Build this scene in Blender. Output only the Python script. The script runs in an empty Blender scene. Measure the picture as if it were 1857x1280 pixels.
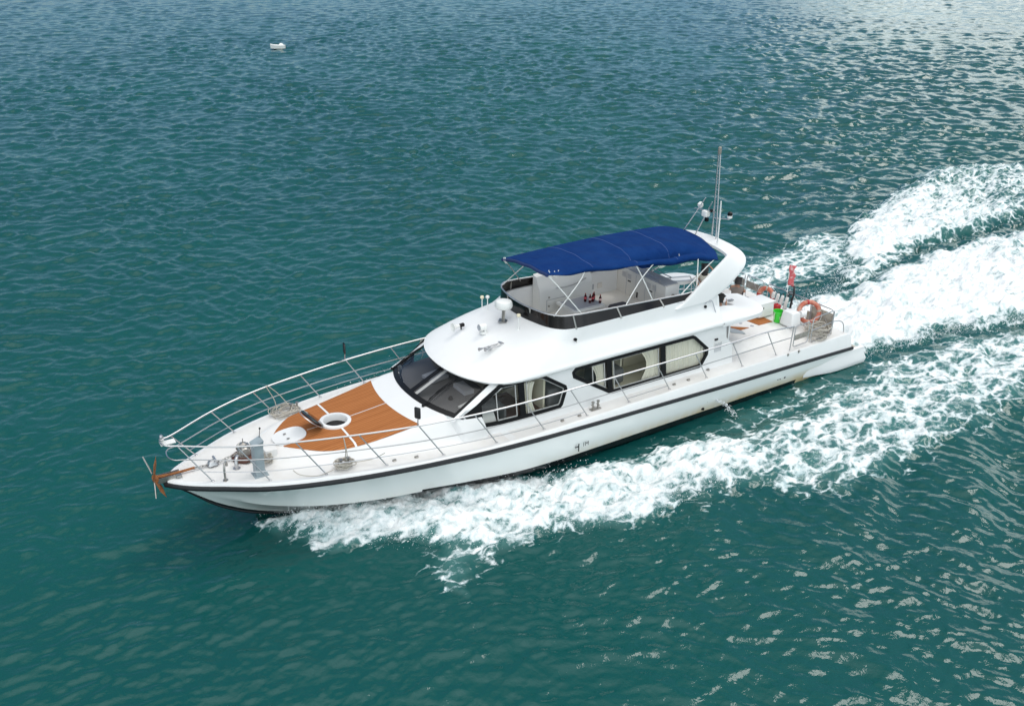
import bpy, bmesh, math, random
import numpy as np
from mathutils import Matrix, Vector
R=math.radians; PI=math.pi
rng=np.random.default_rng(7); random.seed(7)
sc=bpy.context.scene; COL=sc.collection

# ---------------- frame of the boat: x forward, y port, z up; the sea is z=0 of the world
TR=0.025
_n=1/math.sqrt(1+TR*TR)
M=Matrix(((_n,0,-TR*_n,TR*_n*0.2),(0,1,0,0),(TR*_n,0,_n,-0.2*_n),(0,0,0,1)))

# ---------------- camera
cam=bpy.data.cameras.new("camera"); co=bpy.data.objects.new("camera",cam); COL.objects.link(co)
yaw,pit,rol=-2.15676817,0.439137097,0.0187119494
f=Vector((math.cos(yaw)*math.cos(pit),math.sin(yaw)*math.cos(pit),-math.sin(pit)))
r=f.cross(Vector((0,0,1))).normalized(); u=r.cross(f)
r2=r*math.cos(rol)+u*math.sin(rol); u2=u*math.cos(rol)-r*math.sin(rol)
cm=Matrix((r2,u2,-f)).transposed().to_4x4(); cm.translation=Vector((15.4749051,19.8256559,13.8539211))
co.matrix_world=M@cm
cam.sensor_width=36; cam.lens=36*1680.95/1857; cam.clip_end=20000; cam.clip_start=0.1
sc.camera=co

# ---------------- light
SUN_EL=57; SUN_AZ=R(192)      # direction towards the sun, measured from +x counter-clockwise
sun=bpy.data.lights.new("sun",'SUN'); sun.energy=1.0; sun.angle=R(18); sun.color=(1,0.96,0.9)
so=bpy.data.objects.new("sun",sun); COL.objects.link(so)
sd=Vector((math.cos(SUN_AZ)*math.cos(R(SUN_EL)),math.sin(SUN_AZ)*math.cos(R(SUN_EL)),math.sin(R(SUN_EL))))
so.rotation_euler=sd.to_track_quat('Z','Y').to_euler()
w=bpy.data.worlds.new("World"); sc.world=w; w.use_nodes=True
nt=w.node_tree; N=nt.nodes; L=nt.links; bg=N["Background"]
sky=N.new('ShaderNodeTexSky'); sky.sky_type='NISHITA'; sky.sun_disc=False
sky.sun_elevation=R(SUN_EL); sky.sun_rotation=PI/2-SUN_AZ; sky.air_density=1.0; sky.dust_density=0.6; sky.ozone_density=2.5
def wmath(op,a,b=None,c=None):
    n=N.new('ShaderNodeMath'); n.operation=op
    for i,v in enumerate((a,b,c)):
        if v is None: continue
        if isinstance(v,(int,float)): n.inputs[i].default_value=v
        else: L.new(v,n.inputs[i])
    return n.outputs[0]
def wramp(src,pts):
    n=N.new('ShaderNodeValToRGB'); L.new(src,n.inputs[0]); e=n.color_ramp.elements
    e[0].position=pts[0][0]; e[0].color=pts[0][1]+(1,); e[1].position=pts[-1][0]; e[1].color=pts[-1][1]+(1,)
    for p,c in pts[1:-1]: q=e.new(p); q.color=c+(1,)
    return n.outputs[0]
geo=N.new('ShaderNodeTexCoord'); sep=N.new('ShaderNodeSeparateXYZ'); L.new(geo.outputs['Generated'],sep.inputs[0])
# clouds on a flat layer overhead: direction / (z+0.12)
zc=wmath('ADD',wmath('MAXIMUM',sep.outputs[2],0.0),0.14)
cv=N.new('ShaderNodeCombineXYZ'); L.new(wmath('DIVIDE',sep.outputs[0],zc),cv.inputs[0]); L.new(wmath('DIVIDE',sep.outputs[1],zc),cv.inputs[1])
n1=N.new('ShaderNodeTexNoise'); n1.inputs['Scale'].default_value=0.85; n1.inputs['Detail'].default_value=7; n1.inputs['Roughness'].default_value=0.55; L.new(cv.outputs[0],n1.inputs['Vector'])
# how far towards the bright side of the sky (the side the wake runs to)
BA=R(196)
side=wmath('ADD',wmath('MULTIPLY',sep.outputs[0],math.cos(BA)),wmath('MULTIPLY',sep.outputs[1],math.sin(BA)))
cov=wmath('ADD',n1.outputs[0],wmath('MULTIPLY',side,0.10))
mask=wramp(cov,[(0.50,(0,0,0)),(0.60,(1,1,1))])
cloud=wramp(n1.outputs[0],[(0.35,(6.5,6.8,7.0)),(0.75,(12.5,12.5,12.3))])
up=wramp(sep.outputs[2],[(0.0,(0.19,0.37,0.52)),(0.3,(0.16,0.29,0.39)),(0.6,(0.17,0.23,0.25)),(0.80,(0.8,0.8,0.8)),(0.97,(1.9,1.88,1.85))])
back=wmath('MAXIMUM',wmath('ADD',wmath('MULTIPLY',sep.outputs[0],0.45),wmath('MULTIPLY',sep.outputs[1],0.89)),0.0)   # the sky behind the camera, brighter cloud added here to light the hull sides
bk_=wramp(back,[(0.0,(0,0,0)),(0.25,(0.75,0.75,0.76)),(0.9,(1.75,1.75,1.72))])
side2=wmath('ADD',side,wmath('MULTIPLY',wmath('SUBTRACT',n1.outputs[0],0.5),0.25))
sd1=wramp(side2,[(0.875,(0,0,0)),(0.90,(0.6,0.6,0.6)),(0.96,(1,1,1))]); sd2=wramp(sep.outputs[2],[(0.0,(0.12,0.15,0.17)),(0.09,(0.35,0.38,0.39)),(0.16,(1.9,1.85,1.7)),(0.36,(2.7,2.6,2.35)),(0.40,(0.0,0.0,0.0))])
def cmix(op,a,b_):
    q=N.new('ShaderNodeMix'); q.data_type='RGBA'; q.blend_type=op; q.inputs['Factor'].default_value=1.0; L.new(a,q.inputs['A']); L.new(b_,q.inputs['B']); return q.outputs['Result']
gain=cmix('ADD',cmix('ADD',up,bk_),cmix('MULTIPLY',sd1,sd2))
cloud=cmix('MULTIPLY',cloud,gain)
cov2=wmath('ADD',wmath('ADD',cov,wmath('MULTIPLY',wmath('POWER',wmath('MAXIMUM',sep.outputs[2],0.0),5.0),0.5)),wmath('MULTIPLY',back,0.5)); cov2=wmath('ADD',cov2,wmath('MULTIPLY',sd1,0.3)); mask=wramp(cov2,[(0.60,(0,0,0)),(0.645,(1,1,1))])
mx=N.new('ShaderNodeMix'); mx.data_type='RGBA'; L.new(mask,mx.inputs['Factor']); L.new(cmix('MULTIPLY',sky.outputs[0],wramp(sep.outputs[2],[(0.0,(0.74,0.90,1.04)),(0.12,(0.8,0.94,1.04)),(0.35,(1,1,1))])),mx.inputs['A']); L.new(cloud,mx.inputs['B'])
L.new(mx.outputs['Result'],bg.inputs[0]); bg.inputs[1].default_value=0.13
sc.view_settings.view_transform='Standard'; sc.view_settings.look='None'; sc.view_settings.exposure=-0.36; sc.view_settings.gamma=1
try:
    sc.cycles.max_bounces=8; sc.cycles.transparent_max_bounces=10; sc.cycles.caustics_reflective=False; sc.cycles.caustics_refractive=False
except Exception: pass

# ---------------- materials
MATS={}
def mat(name,col,rough=0.5,metal=0.0,spec=0.5,noise=None,bump=None,coat=0,alpha=None):
    """noise=(scale, colour2, lo, hi)  bump=(scale, strength)"""
    if name in MATS: return MATS[name]
    m=bpy.data.materials.new(name); m.use_nodes=True; t=m.node_tree; b=t.nodes['Principled BSDF']
    b.inputs['Base Color'].default_value=tuple(col)+(1,); b.inputs['Roughness'].default_value=rough; b.inputs['Metallic'].default_value=metal
    b.inputs['Specular IOR Level'].default_value=spec; b.inputs['Coat Weight'].default_value=coat
    tc=t.nodes.new('ShaderNodeTexCoord')
    if noise:
        n=t.nodes.new('ShaderNodeTexNoise'); n.inputs['Scale'].default_value=noise[0]; n.inputs['Detail'].default_value=6; n.inputs['Roughness'].default_value=0.65
        t.links.new(tc.outputs['Object'],n.inputs['Vector'])
        rp=t.nodes.new('ShaderNodeValToRGB'); rp.color_ramp.elements[0].position=noise[2]; rp.color_ramp.elements[1].position=noise[3]
        rp.color_ramp.elements[0].color=tuple(col)+(1,); rp.color_ramp.elements[1].color=tuple(noise[1])+(1,)
        t.links.new(n.outputs[0],rp.inputs[0]); t.links.new(rp.outputs[0],b.inputs['Base Color'])
    if bump:
        n=t.nodes.new('ShaderNodeTexNoise'); n.inputs['Scale'].default_value=bump[0]; n.inputs['Detail'].default_value=4
        t.links.new(tc.outputs['Object'],n.inputs['Vector'])
        bp=t.nodes.new('ShaderNodeBump'); bp.inputs['Strength'].default_value=bump[1]; bp.inputs['Distance'].default_value=0.02
        t.links.new(n.outputs[0],bp.inputs['Height']); t.links.new(bp.outputs[0],b.inputs['Normal'])
    MATS[name]=m; return m
GEL=mat('white_gelcoat',(0.80,0.80,0.80),0.28,noise=(0.7,(0.765,0.77,0.765),0.45,0.75))
ROOFM=mat('roof_paint',(0.82,0.82,0.82),0.42,noise=(1.3,(0.775,0.775,0.77),0.5,0.8))
DECKM=mat('deck_non_skid',(0.78,0.765,0.75),0.75,noise=(1.6,(0.70,0.67,0.63),0.5,0.85),bump=(180,0.25))
BLK=mat('black_rubber',(0.012,0.013,0.016),0.55,noise=(9,(0.10,0.10,0.11),0.62,0.8))
ANTI=mat('black_antifouling',(0.008,0.008,0.010),0.35)
STEEL=mat('stainless_steel',(0.55,0.55,0.56),0.40,1.0)
DULL=mat('dull_steel',(0.42,0.41,0.39),0.4,1.0,noise=(12,(0.30,0.26,0.22),0.5,0.75))
WPAINT=mat('white_tube',(0.78,0.78,0.76),0.35)
PLW=mat('white_plastic',(0.80,0.80,0.78),0.4)
CREAM=mat('cream_plastic',(0.78,0.70,0.52),0.45)
CREAMW=mat('cream_interior',(0.74,0.69,0.55),0.6)
BLACKP=mat('black_plastic',(0.006,0.006,0.007),0.35,spec=0.25)
BLACKG=mat('black_screen',(0.006,0.005,0.005),0.10,spec=0.35,noise=(1.5,(0.022,0.015,0.013),0.45,0.8))
GREYP=mat('grey_paint',(0.33,0.39,0.42),0.45,noise=(6,(0.27,0.32,0.35),0.4,0.7))
GREYT=mat('grey_countertop',(0.42,0.43,0.47),0.4)
CAB=mat('warm_white_boards',(0.76,0.73,0.68),0.55)
DARKC=mat('dark_grey_cushion',(0.085,0.08,0.085),0.8,bump=(60,0.3))
RUST=mat('rusty_iron',(0.40,0.15,0.045),0.85,noise=(7,(0.16,0.06,0.025),0.35,0.7),bump=(40,0.8))
WOODD=mat('dark_mahogany',(0.10,0.032,0.018),0.4)
WOODG=mat('weathered_grey_board',(0.33,0.31,0.28),0.7,noise=(9,(0.22,0.20,0.17),0.4,0.7))
CANV=mat('beige_canvas',(0.47,0.43,0.37),0.8,noise=(6,(0.36,0.32,0.27),0.4,0.7))
ROPE=mat('pale_rope',(0.52,0.48,0.42),0.9,bump=(120,0.7))
CURT=mat('cream_curtain',(0.86,0.83,0.74),0.8)
GREEN=mat('green_plastic',(0.05,0.62,0.05),0.35)
REDP=mat('red_plastic',(0.42,0.02,0.02),0.4)
ORNG=mat('faded_orange_foam',(0.50,0.12,0.07),0.6,noise=(5,(0.60,0.33,0.25),0.4,0.65))
SKIN=mat('skin',(0.45,0.24,0.16),0.55); HAIR=mat('black_hair',(0.012,0.01,0.010),0.5)
SHIRT=mat('beige_shirt',(0.60,0.56,0.48),0.85,bump=(40,0.3)); SHIRTD=mat('maroon_shirt',(0.06,0.018,0.022),0.85); SHORTS=mat('dark_shorts',(0.02,0.02,0.025),0.85); GREYSH=mat('grey_brown_shirt',(0.22,0.19,0.17),0.85)
COLA=mat('dark_drink',(0.05,0.006,0.008),0.15); LABR=mat('red_label',(0.65,0.10,0.12),0.4); LABP=mat('pink_label',(0.8,0.52,0.52),0.4)
GREYIN=mat('grey_interior',(0.13,0.13,0.135),0.7)
TEAKL=mat('grey_steps',(0.38,0.42,0.45),0.5)
MIRR=mat('mirror_back',(0.02,0.02,0.022),0.35)

def teak_mat():
    m=bpy.data.materials.new('teak_planks'); m.use_nodes=True; t=m.node_tree; n=t.nodes; l=t.links; b=n['Principled BSDF']
    tc=n.new('ShaderNodeTexCoord'); s=n.new('ShaderNodeSeparateXYZ'); l.new(tc.outputs['Object'],s.inputs[0])
    def mth(op,a,b_=None):
        q=n.new('ShaderNodeMath'); q.operation=op
        for i,v in enumerate((a,b_)):
            if v is None: continue
            if isinstance(v,(int,float)): q.inputs[i].default_value=v
            else: l.new(v,q.inputs[i])
        return q.outputs[0]
    yy=mth('MULTIPLY',s.outputs[1],1/0.075); fr=mth('FRACT',yy); fl=mth('FLOOR',yy)
    seam=mth('LESS_THAN',fr,0.2)
    wn=n.new('ShaderNodeTexWhiteNoise'); wn.noise_dimensions='1D'; l.new(fl,wn.inputs['W'])
    mp=n.new('ShaderNodeMapping'); mp.inputs['Scale'].default_value=(2,30,2); l.new(tc.outputs['Object'],mp.inputs[0])
    no=n.new('ShaderNodeTexNoise'); no.inputs['Scale'].default_value=1.5; no.inputs['Detail'].default_value=5; l.new(mp.outputs[0],no.inputs['Vector'])
    mix=mth('ADD',mth('MULTIPLY',wn.outputs[0],0.35),mth('MULTIPLY',no.outputs[0],0.65))
    rp=n.new('ShaderNodeValToRGB'); rp.color_ramp.elements[0].position=0.2; rp.color_ramp.elements[1].position=0.8
    rp.color_ramp.elements[0].color=(0.35,0.122,0.036,1); rp.color_ramp.elements[1].color=(0.47,0.18,0.06,1); l.new(mix,rp.inputs[0])
    mx=n.new('ShaderNodeMix'); mx.data_type='RGBA'; l.new(seam,mx.inputs['Factor']); l.new(rp.outputs[0],mx.inputs['A']); mx.inputs['B'].default_value=(0.22,0.082,0.03,1)
    l.new(mx.outputs['Result'],b.inputs['Base Color']); b.inputs['Roughness'].default_value=0.65; b.inputs['Specular IOR Level'].default_value=0.12
    return m
TEAK=teak_mat()
def hull_mat():
    m=bpy.data.materials.new('hull_paint'); m.use_nodes=True; t=m.node_tree; n=t.nodes; l=t.links; b=n['Principled BSDF']
    tc=n.new('ShaderNodeTexCoord'); s=n.new('ShaderNodeSeparateXYZ'); l.new(tc.outputs['Object'],s.inputs[0])
    mp=n.new('ShaderNodeMapping'); mp.inputs['Scale'].default_value=(1.6,1,0.5); l.new(tc.outputs['Object'],mp.inputs[0])
    no=n.new('ShaderNodeTexNoise'); no.inputs['Scale'].default_value=2.0; no.inputs['Detail'].default_value=7; l.new(mp.outputs[0],no.inputs['Vector'])
    # yellow-brown scum staining just above the boot line, aft half
    mr=n.new('ShaderNodeMapRange'); l.new(s.outputs[2],mr.inputs[0]); mr.inputs[1].default_value=0.50; mr.inputs[2].default_value=0.85; mr.inputs[3].default_value=1; mr.inputs[4].default_value=0
    mr2=n.new('ShaderNodeMapRange'); l.new(s.outputs[0],mr2.inputs[0]); mr2.inputs[1].default_value=3.5; mr2.inputs[2].default_value=-4; mr2.inputs[3].default_value=0.1; mr2.inputs[4].default_value=1
    a=n.new('ShaderNodeMath'); a.operation='MULTIPLY'; l.new(mr.outputs[0],a.inputs[0]); l.new(no.outputs[0],a.inputs[1])
    a2=n.new('ShaderNodeMath'); a2.operation='MULTIPLY'; l.new(a.outputs[0],a2.inputs[0]); l.new(mr2.outputs[0],a2.inputs[1])
    rp=n.new('ShaderNodeValToRGB'); rp.color_ramp.elements[0].position=0.0; rp.color_ramp.elements[1].position=0.62
    rp.color_ramp.elements[0].color=(0.80,0.82,0.81,1); rp.color_ramp.elements[1].color=(0.68,0.53,0.30,1); l.new(a2.outputs[0],rp.inputs[0])
    def cmpn(op,a_,v_):
        q=n.new('ShaderNodeMath'); q.operation=op; l.new(a_,q.inputs[0])
        if isinstance(v_,float): q.inputs[1].default_value=v_
        else: l.new(v_,q.inputs[1])
        return q.outputs[0]
    boot=cmpn('MULTIPLY',cmpn('MULTIPLY',cmpn('LESS_THAN',s.outputs[2],0.515),cmpn('LESS_THAN',s.outputs[0],6.25)),cmpn('GREATER_THAN',s.outputs[0],-7.0))
    bmx=n.new('ShaderNodeMix'); bmx.data_type='RGBA'; l.new(boot,bmx.inputs['Factor']); l.new(rp.outputs[0],bmx.inputs['A']); bmx.inputs['B'].default_value=(0.008,0.008,0.010,1)
    l.new(bmx.outputs['Result'],b.inputs['Base Color']); b.inputs['Roughness'].default_value=0.13; b.inputs['Coat Weight'].default_value=0.4; b.inputs['Coat Roughness'].default_value=0.05
    return m
HULL=hull_mat()
def glass_mat(name,tint,refl=0.9):
    m=bpy.data.materials.new(name); m.use_nodes=True; t=m.node_tree; n=t.nodes; l=t.links; n.clear()
    o=n.new('ShaderNodeOutputMaterial'); tr=n.new('ShaderNodeBsdfTransparent'); tr.inputs[0].default_value=tuple(tint)+(1,)
    gl=n.new('ShaderNodeBsdfGlossy'); gl.inputs['Roughness'].default_value=0.03; gl.inputs[0].default_value=(refl,refl,refl,1)
    lw=n.new('ShaderNodeLayerWeight'); lw.inputs[0].default_value=0.5
    pw=n.new('ShaderNodeMath'); pw.operation='POWER'; l.new(lw.outputs['Facing'],pw.inputs[0]); pw.inputs[1].default_value=4.5
    fr=n.new('ShaderNodeMath'); fr.operation='MULTIPLY_ADD'; l.new(pw.outputs[0],fr.inputs[0]); fr.inputs[1].default_value=0.9; fr.inputs[2].default_value=0.045; mx=n.new('ShaderNodeMixShader')
    l.new(fr.outputs[0],mx.inputs[0]); l.new(tr.outputs[0],mx.inputs[1]); l.new(gl.outputs[0],mx.inputs[2]); l.new(mx.outputs[0],o.inputs[0])
    return m
GLASS=glass_mat('window_glass',(0.88,0.89,0.87)); GLASSD=glass_mat('windscreen_glass',(0.78,0.78,0.78))
def canvas_mat():
    m=bpy.data.materials.new('blue_canvas'); m.use_nodes=True; t=m.node_tree; n=t.nodes; l=t.links; b=n['Principled BSDF']
    tc=n.new('ShaderNodeTexCoord')
    no=n.new('ShaderNodeTexNoise'); no.inputs['Scale'].default_value=2.2; no.inputs['Detail'].default_value=8; no.inputs['Roughness'].default_value=0.7; l.new(tc.outputs['Object'],no.inputs['Vector'])
    rp=n.new('ShaderNodeValToRGB'); rp.color_ramp.elements[0].position=0.3; rp.color_ramp.elements[1].position=0.75
    rp.color_ramp.elements[0].color=(0.004,0.034,0.165,1); rp.color_ramp.elements[1].color=(0.009,0.056,0.225,1)
    l.new(no.outputs[0],rp.inputs[0]); l.new(rp.outputs[0],b.inputs['Base Color']); b.inputs['Roughness'].default_value=0.85; b.inputs['Specular IOR Level'].default_value=0.1
    wmp=n.new('ShaderNodeMapping'); wmp.inputs['Scale'].default_value=(1.0,0.45,1.0); wmp.inputs['Rotation'].default_value=(0,0,0.5); l.new(tc.outputs['Object'],wmp.inputs[0]); wv=n.new('ShaderNodeTexNoise'); wv.inputs['Scale'].default_value=3.2; wv.inputs['Detail'].default_value=6; wv.inputs['Distortion'].default_value=0.8; l.new(wmp.outputs[0],wv.inputs['Vector'])
    bp=n.new('ShaderNodeBump'); bp.inputs['Strength'].default_value=0.8; bp.inputs['Distance'].default_value=0.07; l.new(wv.outputs[0],bp.inputs['Height']); l.new(bp.outputs[0],b.inputs['Normal'])
    tl=n.new('ShaderNodeBsdfTranslucent'); tl.inputs[0].default_value=(0.008,0.04,0.24,1); mx=n.new('ShaderNodeMixShader'); mx.inputs[0].default_value=0.25
    o=n['Material Output']; l.new(b.outputs[0],mx.inputs[1]); l.new(tl.outputs[0],mx.inputs[2]); l.new(mx.outputs[0],o.inputs[0])
    return m
BLUE=canvas_mat()

# ---------------- mesh helpers
class MB:
    def __init__(s): s.v=[]; s.f=[]
    def add(s,v,f):
        o=len(s.v); s.v+=[tuple(map(float,p)) for p in v]; s.f+=[tuple(i+o for i in q) for q in f]; return s
    def box(s,c,d,rot=0,tap=1.0,bev=0.0):
        hx,hy,hz=d[0]/2,d[1]/2,d[2]/2; ca,sa=math.cos(rot),math.sin(rot); v=[]
        if bev<=0:
            for z,t in((-hz,1),(hz,tap)):
                for x,y in((-hx,-hy),(hx,-hy),(hx,hy),(-hx,hy)): v.append((c[0]+(x*ca-y*sa)*t,c[1]+(x*sa+y*ca)*t,c[2]+z))
            return s.add(v,[(3,2,1,0),(4,5,6,7),(0,1,5,4),(1,2,6,5),(2,3,7,6),(3,0,4,7)])
        rings=[(-hz,bev,1),(-hz+bev,0,1),(hz-bev,0,tap),(hz-bev*0.3,bev*0.3,tap),(hz,bev,tap)]; n=0
        for z,ins,t in rings:
            a,b=hx*t-ins,hy*t-ins; bb=bev
            for sx,sy,a0 in((1,1,0),(-1,1,90),(-1,-1,180),(1,-1,270)):
                for k in range(4):
                    an=R(a0+k*30); x=sx*(a-bb)+bb*math.cos(an); y=sy*(b-bb)+bb*math.sin(an)
                    v.append((c[0]+x*ca-y*sa,c[1]+x*sa+y*ca,c[2]+z))
        m=16; fs=[tuple(reversed(range(m))),tuple(range(4*m,5*m))]
        for k in range(4):
            for i in range(m): j=(i+1)%m; fs.append((k*m+i,k*m+j,(k+1)*m+j,(k+1)*m+i))
        return s.add(v,fs)
    def tube(s,pts,r,n=8,closed=False,cap=True):
        P=[Vector(p) for p in pts]; rr=r if isinstance(r,(list,tuple)) else [r]*len(P); v=[]; fs=[]; up=None; m=len(P)
        for i,p in enumerate(P):
            if closed: t=(P[(i+1)%m]-P[i-1])
            else: t=P[min(i+1,m-1)]-P[max(i-1,0)]
            t.normalize()
            if up is None: up=Vector((0,0,1)) if abs(t.z)<0.9 else Vector((1,0,0))
            a=t.cross(up); 
            if a.length<1e-5: a=t.cross(Vector((1,0,0)))
            a.normalize(); b=a.cross(t).normalized(); up=b
            for k in range(n): an=2*PI*k/n; v.append(p+(a*math.cos(an)+b*math.sin(an))*rr[i])
        for i in range(m if closed else m-1):
            j=(i+1)%m
            for k in range(n): l=(k+1)%n; fs.append((i*n+k,i*n+l,j*n+l,j*n+k))
        if cap and not closed: fs.append(tuple(reversed(range(n)))); fs.append(tuple((m-1)*n+k for k in range(n)))
        return s.add(v,fs)
    def lathe(s,c,prof,n=20,ax=None):
        """prof: (radius, height) along ax"""
        A=Vector(ax or (0,0,1)).normalized(); B=A.orthogonal().normalized(); Cc=A.cross(B); c=Vector(c); v=[]; fs=[]
        for rr,h in prof:
            for k in range(n): an=2*PI*k/n; v.append(c+A*h+(B*math.cos(an)+Cc*math.sin(an))*max(rr,1e-4))
        for i in range(len(prof)-1):
            for k in range(n): l=(k+1)%n; fs.append((i*n+k,i*n+l,(i+1)*n+l,(i+1)*n+k))
        fs.append(tuple(reversed(range(n)))); fs.append(tuple((len(prof)-1)*n+k for k in range(n)))
        return s.add(v,fs)
    def grid(s,P,closed_u=False,closed_v=False,flip=False):
        nu,nv=len(P),len(P[0]); v=[p for row in P for p in row]; fs=[]
        for i in range(nu if closed_u else nu-1):
            for j in range(nv if closed_v else nv-1):
                a,b,c,d=i*nv+j,i*nv+(j+1)%nv,((i+1)%nu)*nv+(j+1)%nv,((i+1)%nu)*nv+j
                fs.append((d,c,b,a) if flip else (a,b,c,d))
        return s.add(v,fs)
    def prism(s,poly,z0,z1,fn=None):
        """poly (x,y) list, extruded z0..z1; fn maps (x,y,z)->point"""
        fn=fn or (lambda x,y,z:(x,y,z)); n=len(poly)
        v=[fn(x,y,z0) for x,y in poly]+[fn(x,y,z1) for x,y in poly]
        return s.add(v,[tuple(reversed(range(n))),tuple(range(n,2*n))]+[(i,(i+1)%n,n+(i+1)%n,n+i) for i in range(n)])
def smooth(pts,n=6,closed=False):
    P=[Vector(p) for p in pts]; o=[]; m=len(P)
    for i in range(m if closed else m-1):
        if closed: a,b,c,d=P[i-1],P[i],P[(i+1)%m],P[(i+2)%m]
        else: a,b,c,d=P[max(i-1,0)],P[i],P[i+1],P[min(i+2,m-1)]
        for k in range(n):
            t=k/n; o.append(0.5*((2*b)+(c-a)*t+(2*a-5*b+4*c-d)*t*t+(3*b-a-3*c+d)*t**3))
    if not closed: o.append(P[-1])
    return o
def mkmesh(name,mb,m,off=(0,0,0),sm=True,fixn=True,ang=38):
    me=bpy.data.meshes.new(name); ox,oy,oz=off
    me.from_pydata([(a-ox,b-oy,c-oz) for a,b,c in mb.v],[],mb.f)
    for q in (m if isinstance(m,(list,tuple)) else [m]): me.materials.append(q)
    if fixn:
        bm=bmesh.new(); bm.from_mesh(me); bmesh.ops.recalc_face_normals(bm,faces=bm.faces); bm.to_mesh(me); bm.free()
    me.polygons.foreach_set('use_smooth',[sm]*len(me.polygons))
    if sm:
        try: me.set_sharp_from_angle(angle=R(ang))
        except Exception: pass
    me.update(); return me
def part(name,mb,m,parent,sm=True,label=None,fixn=True,ang=38):
    off=parent.get('_off',(0,0,0)) if parent else (0,0,0)
    o=bpy.data.objects.new(name,mkmesh(name,mb,m,off,sm,fixn,ang)); COL.objects.link(o)
    o.parent=parent; o['_off']=tuple(off)
    if label: o['label']=label
    return o
SPLIT={'canvas_seam','mast_lamp','sliding_frame','tie_strap','seam_strip','partition','saloon_seat','chart_papers','mahogany_panel','rod_holder','helm_seat'}
_part0=part
def part(name,mb,m,parent,sm=True,label=None,fixn=True,ang=38):
    if name not in SPLIT: return _part0(name,mb,m,parent,sm,label,fixn,ang)
    pr=list(range(len(mb.v)))
    def fd(i):
        while pr[i]!=i: pr[i]=pr[pr[i]]; i=pr[i]
        return i
    for q in mb.f:
        for k in q[1:]: pr[fd(k)]=fd(q[0])
    gs={}
    for q in mb.f: gs.setdefault(fd(q[0]),[]).append(q)
    o=None
    for fs in gs.values():
        ids=sorted({k for q in fs for k in q}); mp={k:i for i,k in enumerate(ids)}; b=MB(); b.v=[mb.v[k] for k in ids]; b.f=[tuple(mp[k] for k in q) for q in fs]
        o=_part0(name,b,m,parent,sm,label,fixn,ang)
    return o
def setp(o,label,cat,group=None,kind=None):
    if label: o['label']=label
    if cat: o['category']=cat
    if group: o['group']=group
    if kind: o['kind']=kind
    return o
def thing(name,label,cat,loc=(0,0,0),group=None):
    o=bpy.data.objects.new(name,None); COL.objects.link(o); o.empty_display_size=0.2
    o.matrix_world=M@Matrix.Translation(loc); o['_off']=tuple(map(float,loc)); return setp(o,label,cat,group)
def solo(name,mb,m,label,cat,loc,group=None,sm=True):
    o=bpy.data.objects.new(name,mkmesh(name,mb,m,loc,sm)); COL.objects.link(o); o.matrix_world=M@Matrix.Translation(loc); return setp(o,label,cat,group)
def I(x,xs,ys):   # interp for tables listed from bow to stern
    return float(np.interp(-x,[-a for a in xs],ys))
def hermite(x,xs,ys):
    """smooth interpolation, table from bow (large x) to stern"""
    X=[-a for a in xs]; t=-x
    if t<=X[0]: return ys[0]
    if t>=X[-1]: return ys[-1]
    i=max(j for j in range(len(X)-1) if X[j]<=t)
    def sl(k):
        if k==0 or k==len(X)-1: return (ys[min(k+1,len(X)-1)]-ys[max(k-1,0)])/(X[min(k+1,len(X)-1)]-X[max(k-1,0)])
        a=(ys[k]-ys[k-1])/(X[k]-X[k-1]); b=(ys[k+1]-ys[k])/(X[k+1]-X[k])
        return 0 if a*b<=0 else 2*a*b/(a+b)
    h=X[i+1]-X[i]; s=(t-X[i])/h
    return (2*s**3-3*s*s+1)*ys[i]+(s**3-2*s*s+s)*h*sl(i)+(-2*s**3+3*s*s)*ys[i+1]+(s**3-s*s)*h*sl(i+1)
def sstep(t): t=max(0,min(1,t)); return t*t*(3-2*t)

# =====================================================================  THE YACHT
Y=thing('motor_yacht','white flybridge motor yacht with blue canvas canopy and teak foredeck, running through the sea','motor yacht')

XS=[12.04,11.8,11.4,11.1,9.96,8.73,7.3,5.85,4.37,2.9,0,-6,-9.3]
YD=[0.05,0.33,0.62,0.80,1.44,1.86,2.21,2.44,2.58,2.61,2.60,2.58,2.50]
ZD=[1.77,1.765,1.76,1.76,1.74,1.73,1.69,1.65,1.62,1.60,1.60,1.60,1.58]
RX=[12.1,11.8,11.4,11.1,10.0,8.8,7.35,5.9,4.45,3.0,0.9,-1.1,-3.3,-5.7,-8.3,-9.6]
RY=[0.06,0.37,0.66,0.84,1.48,1.90,2.25,2.49,2.64,2.69,2.70,2.70,2.70,2.69,2.67,2.64]
RZ=[1.67,1.66,1.645,1.64,1.62,1.60,1.58,1.555,1.515,1.465,1.39,1.325,1.255,1.19,1.11,1.05]
CX=[11.7,10.8,9.75,8.5,7.15,6.17,5.0,3.3,0,-5,-10.1]
CY=[0.03,0.32,0.78,1.26,1.64,1.88,2.15,2.42,2.55,2.55,2.48]
CZ=[1.38,0.95,0.64,0.49,0.43,0.445,0.40,0.33,0.28,0.24,0.20]
KX=[12.0,11.65,10.87,10.2,9.8,9.0,8.0,6.0,0,-10.1]; KZ=[1.66,1.34,0.60,0.18,0.0,-0.3,-0.55,-0.75,-0.85,-0.6]
def yD(x): return hermite(x,XS,YD)
def zD(x): return hermite(x,XS,ZD)
def rub(x): return hermite(x,RX,RY),hermite(x,RX,RZ)
xs_h=[12.06,12.0,11.9,11.8,11.65,11.5,11.25,11.0]+[11-0.25*k for k in range(1,82)]+[-9.5]
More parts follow.
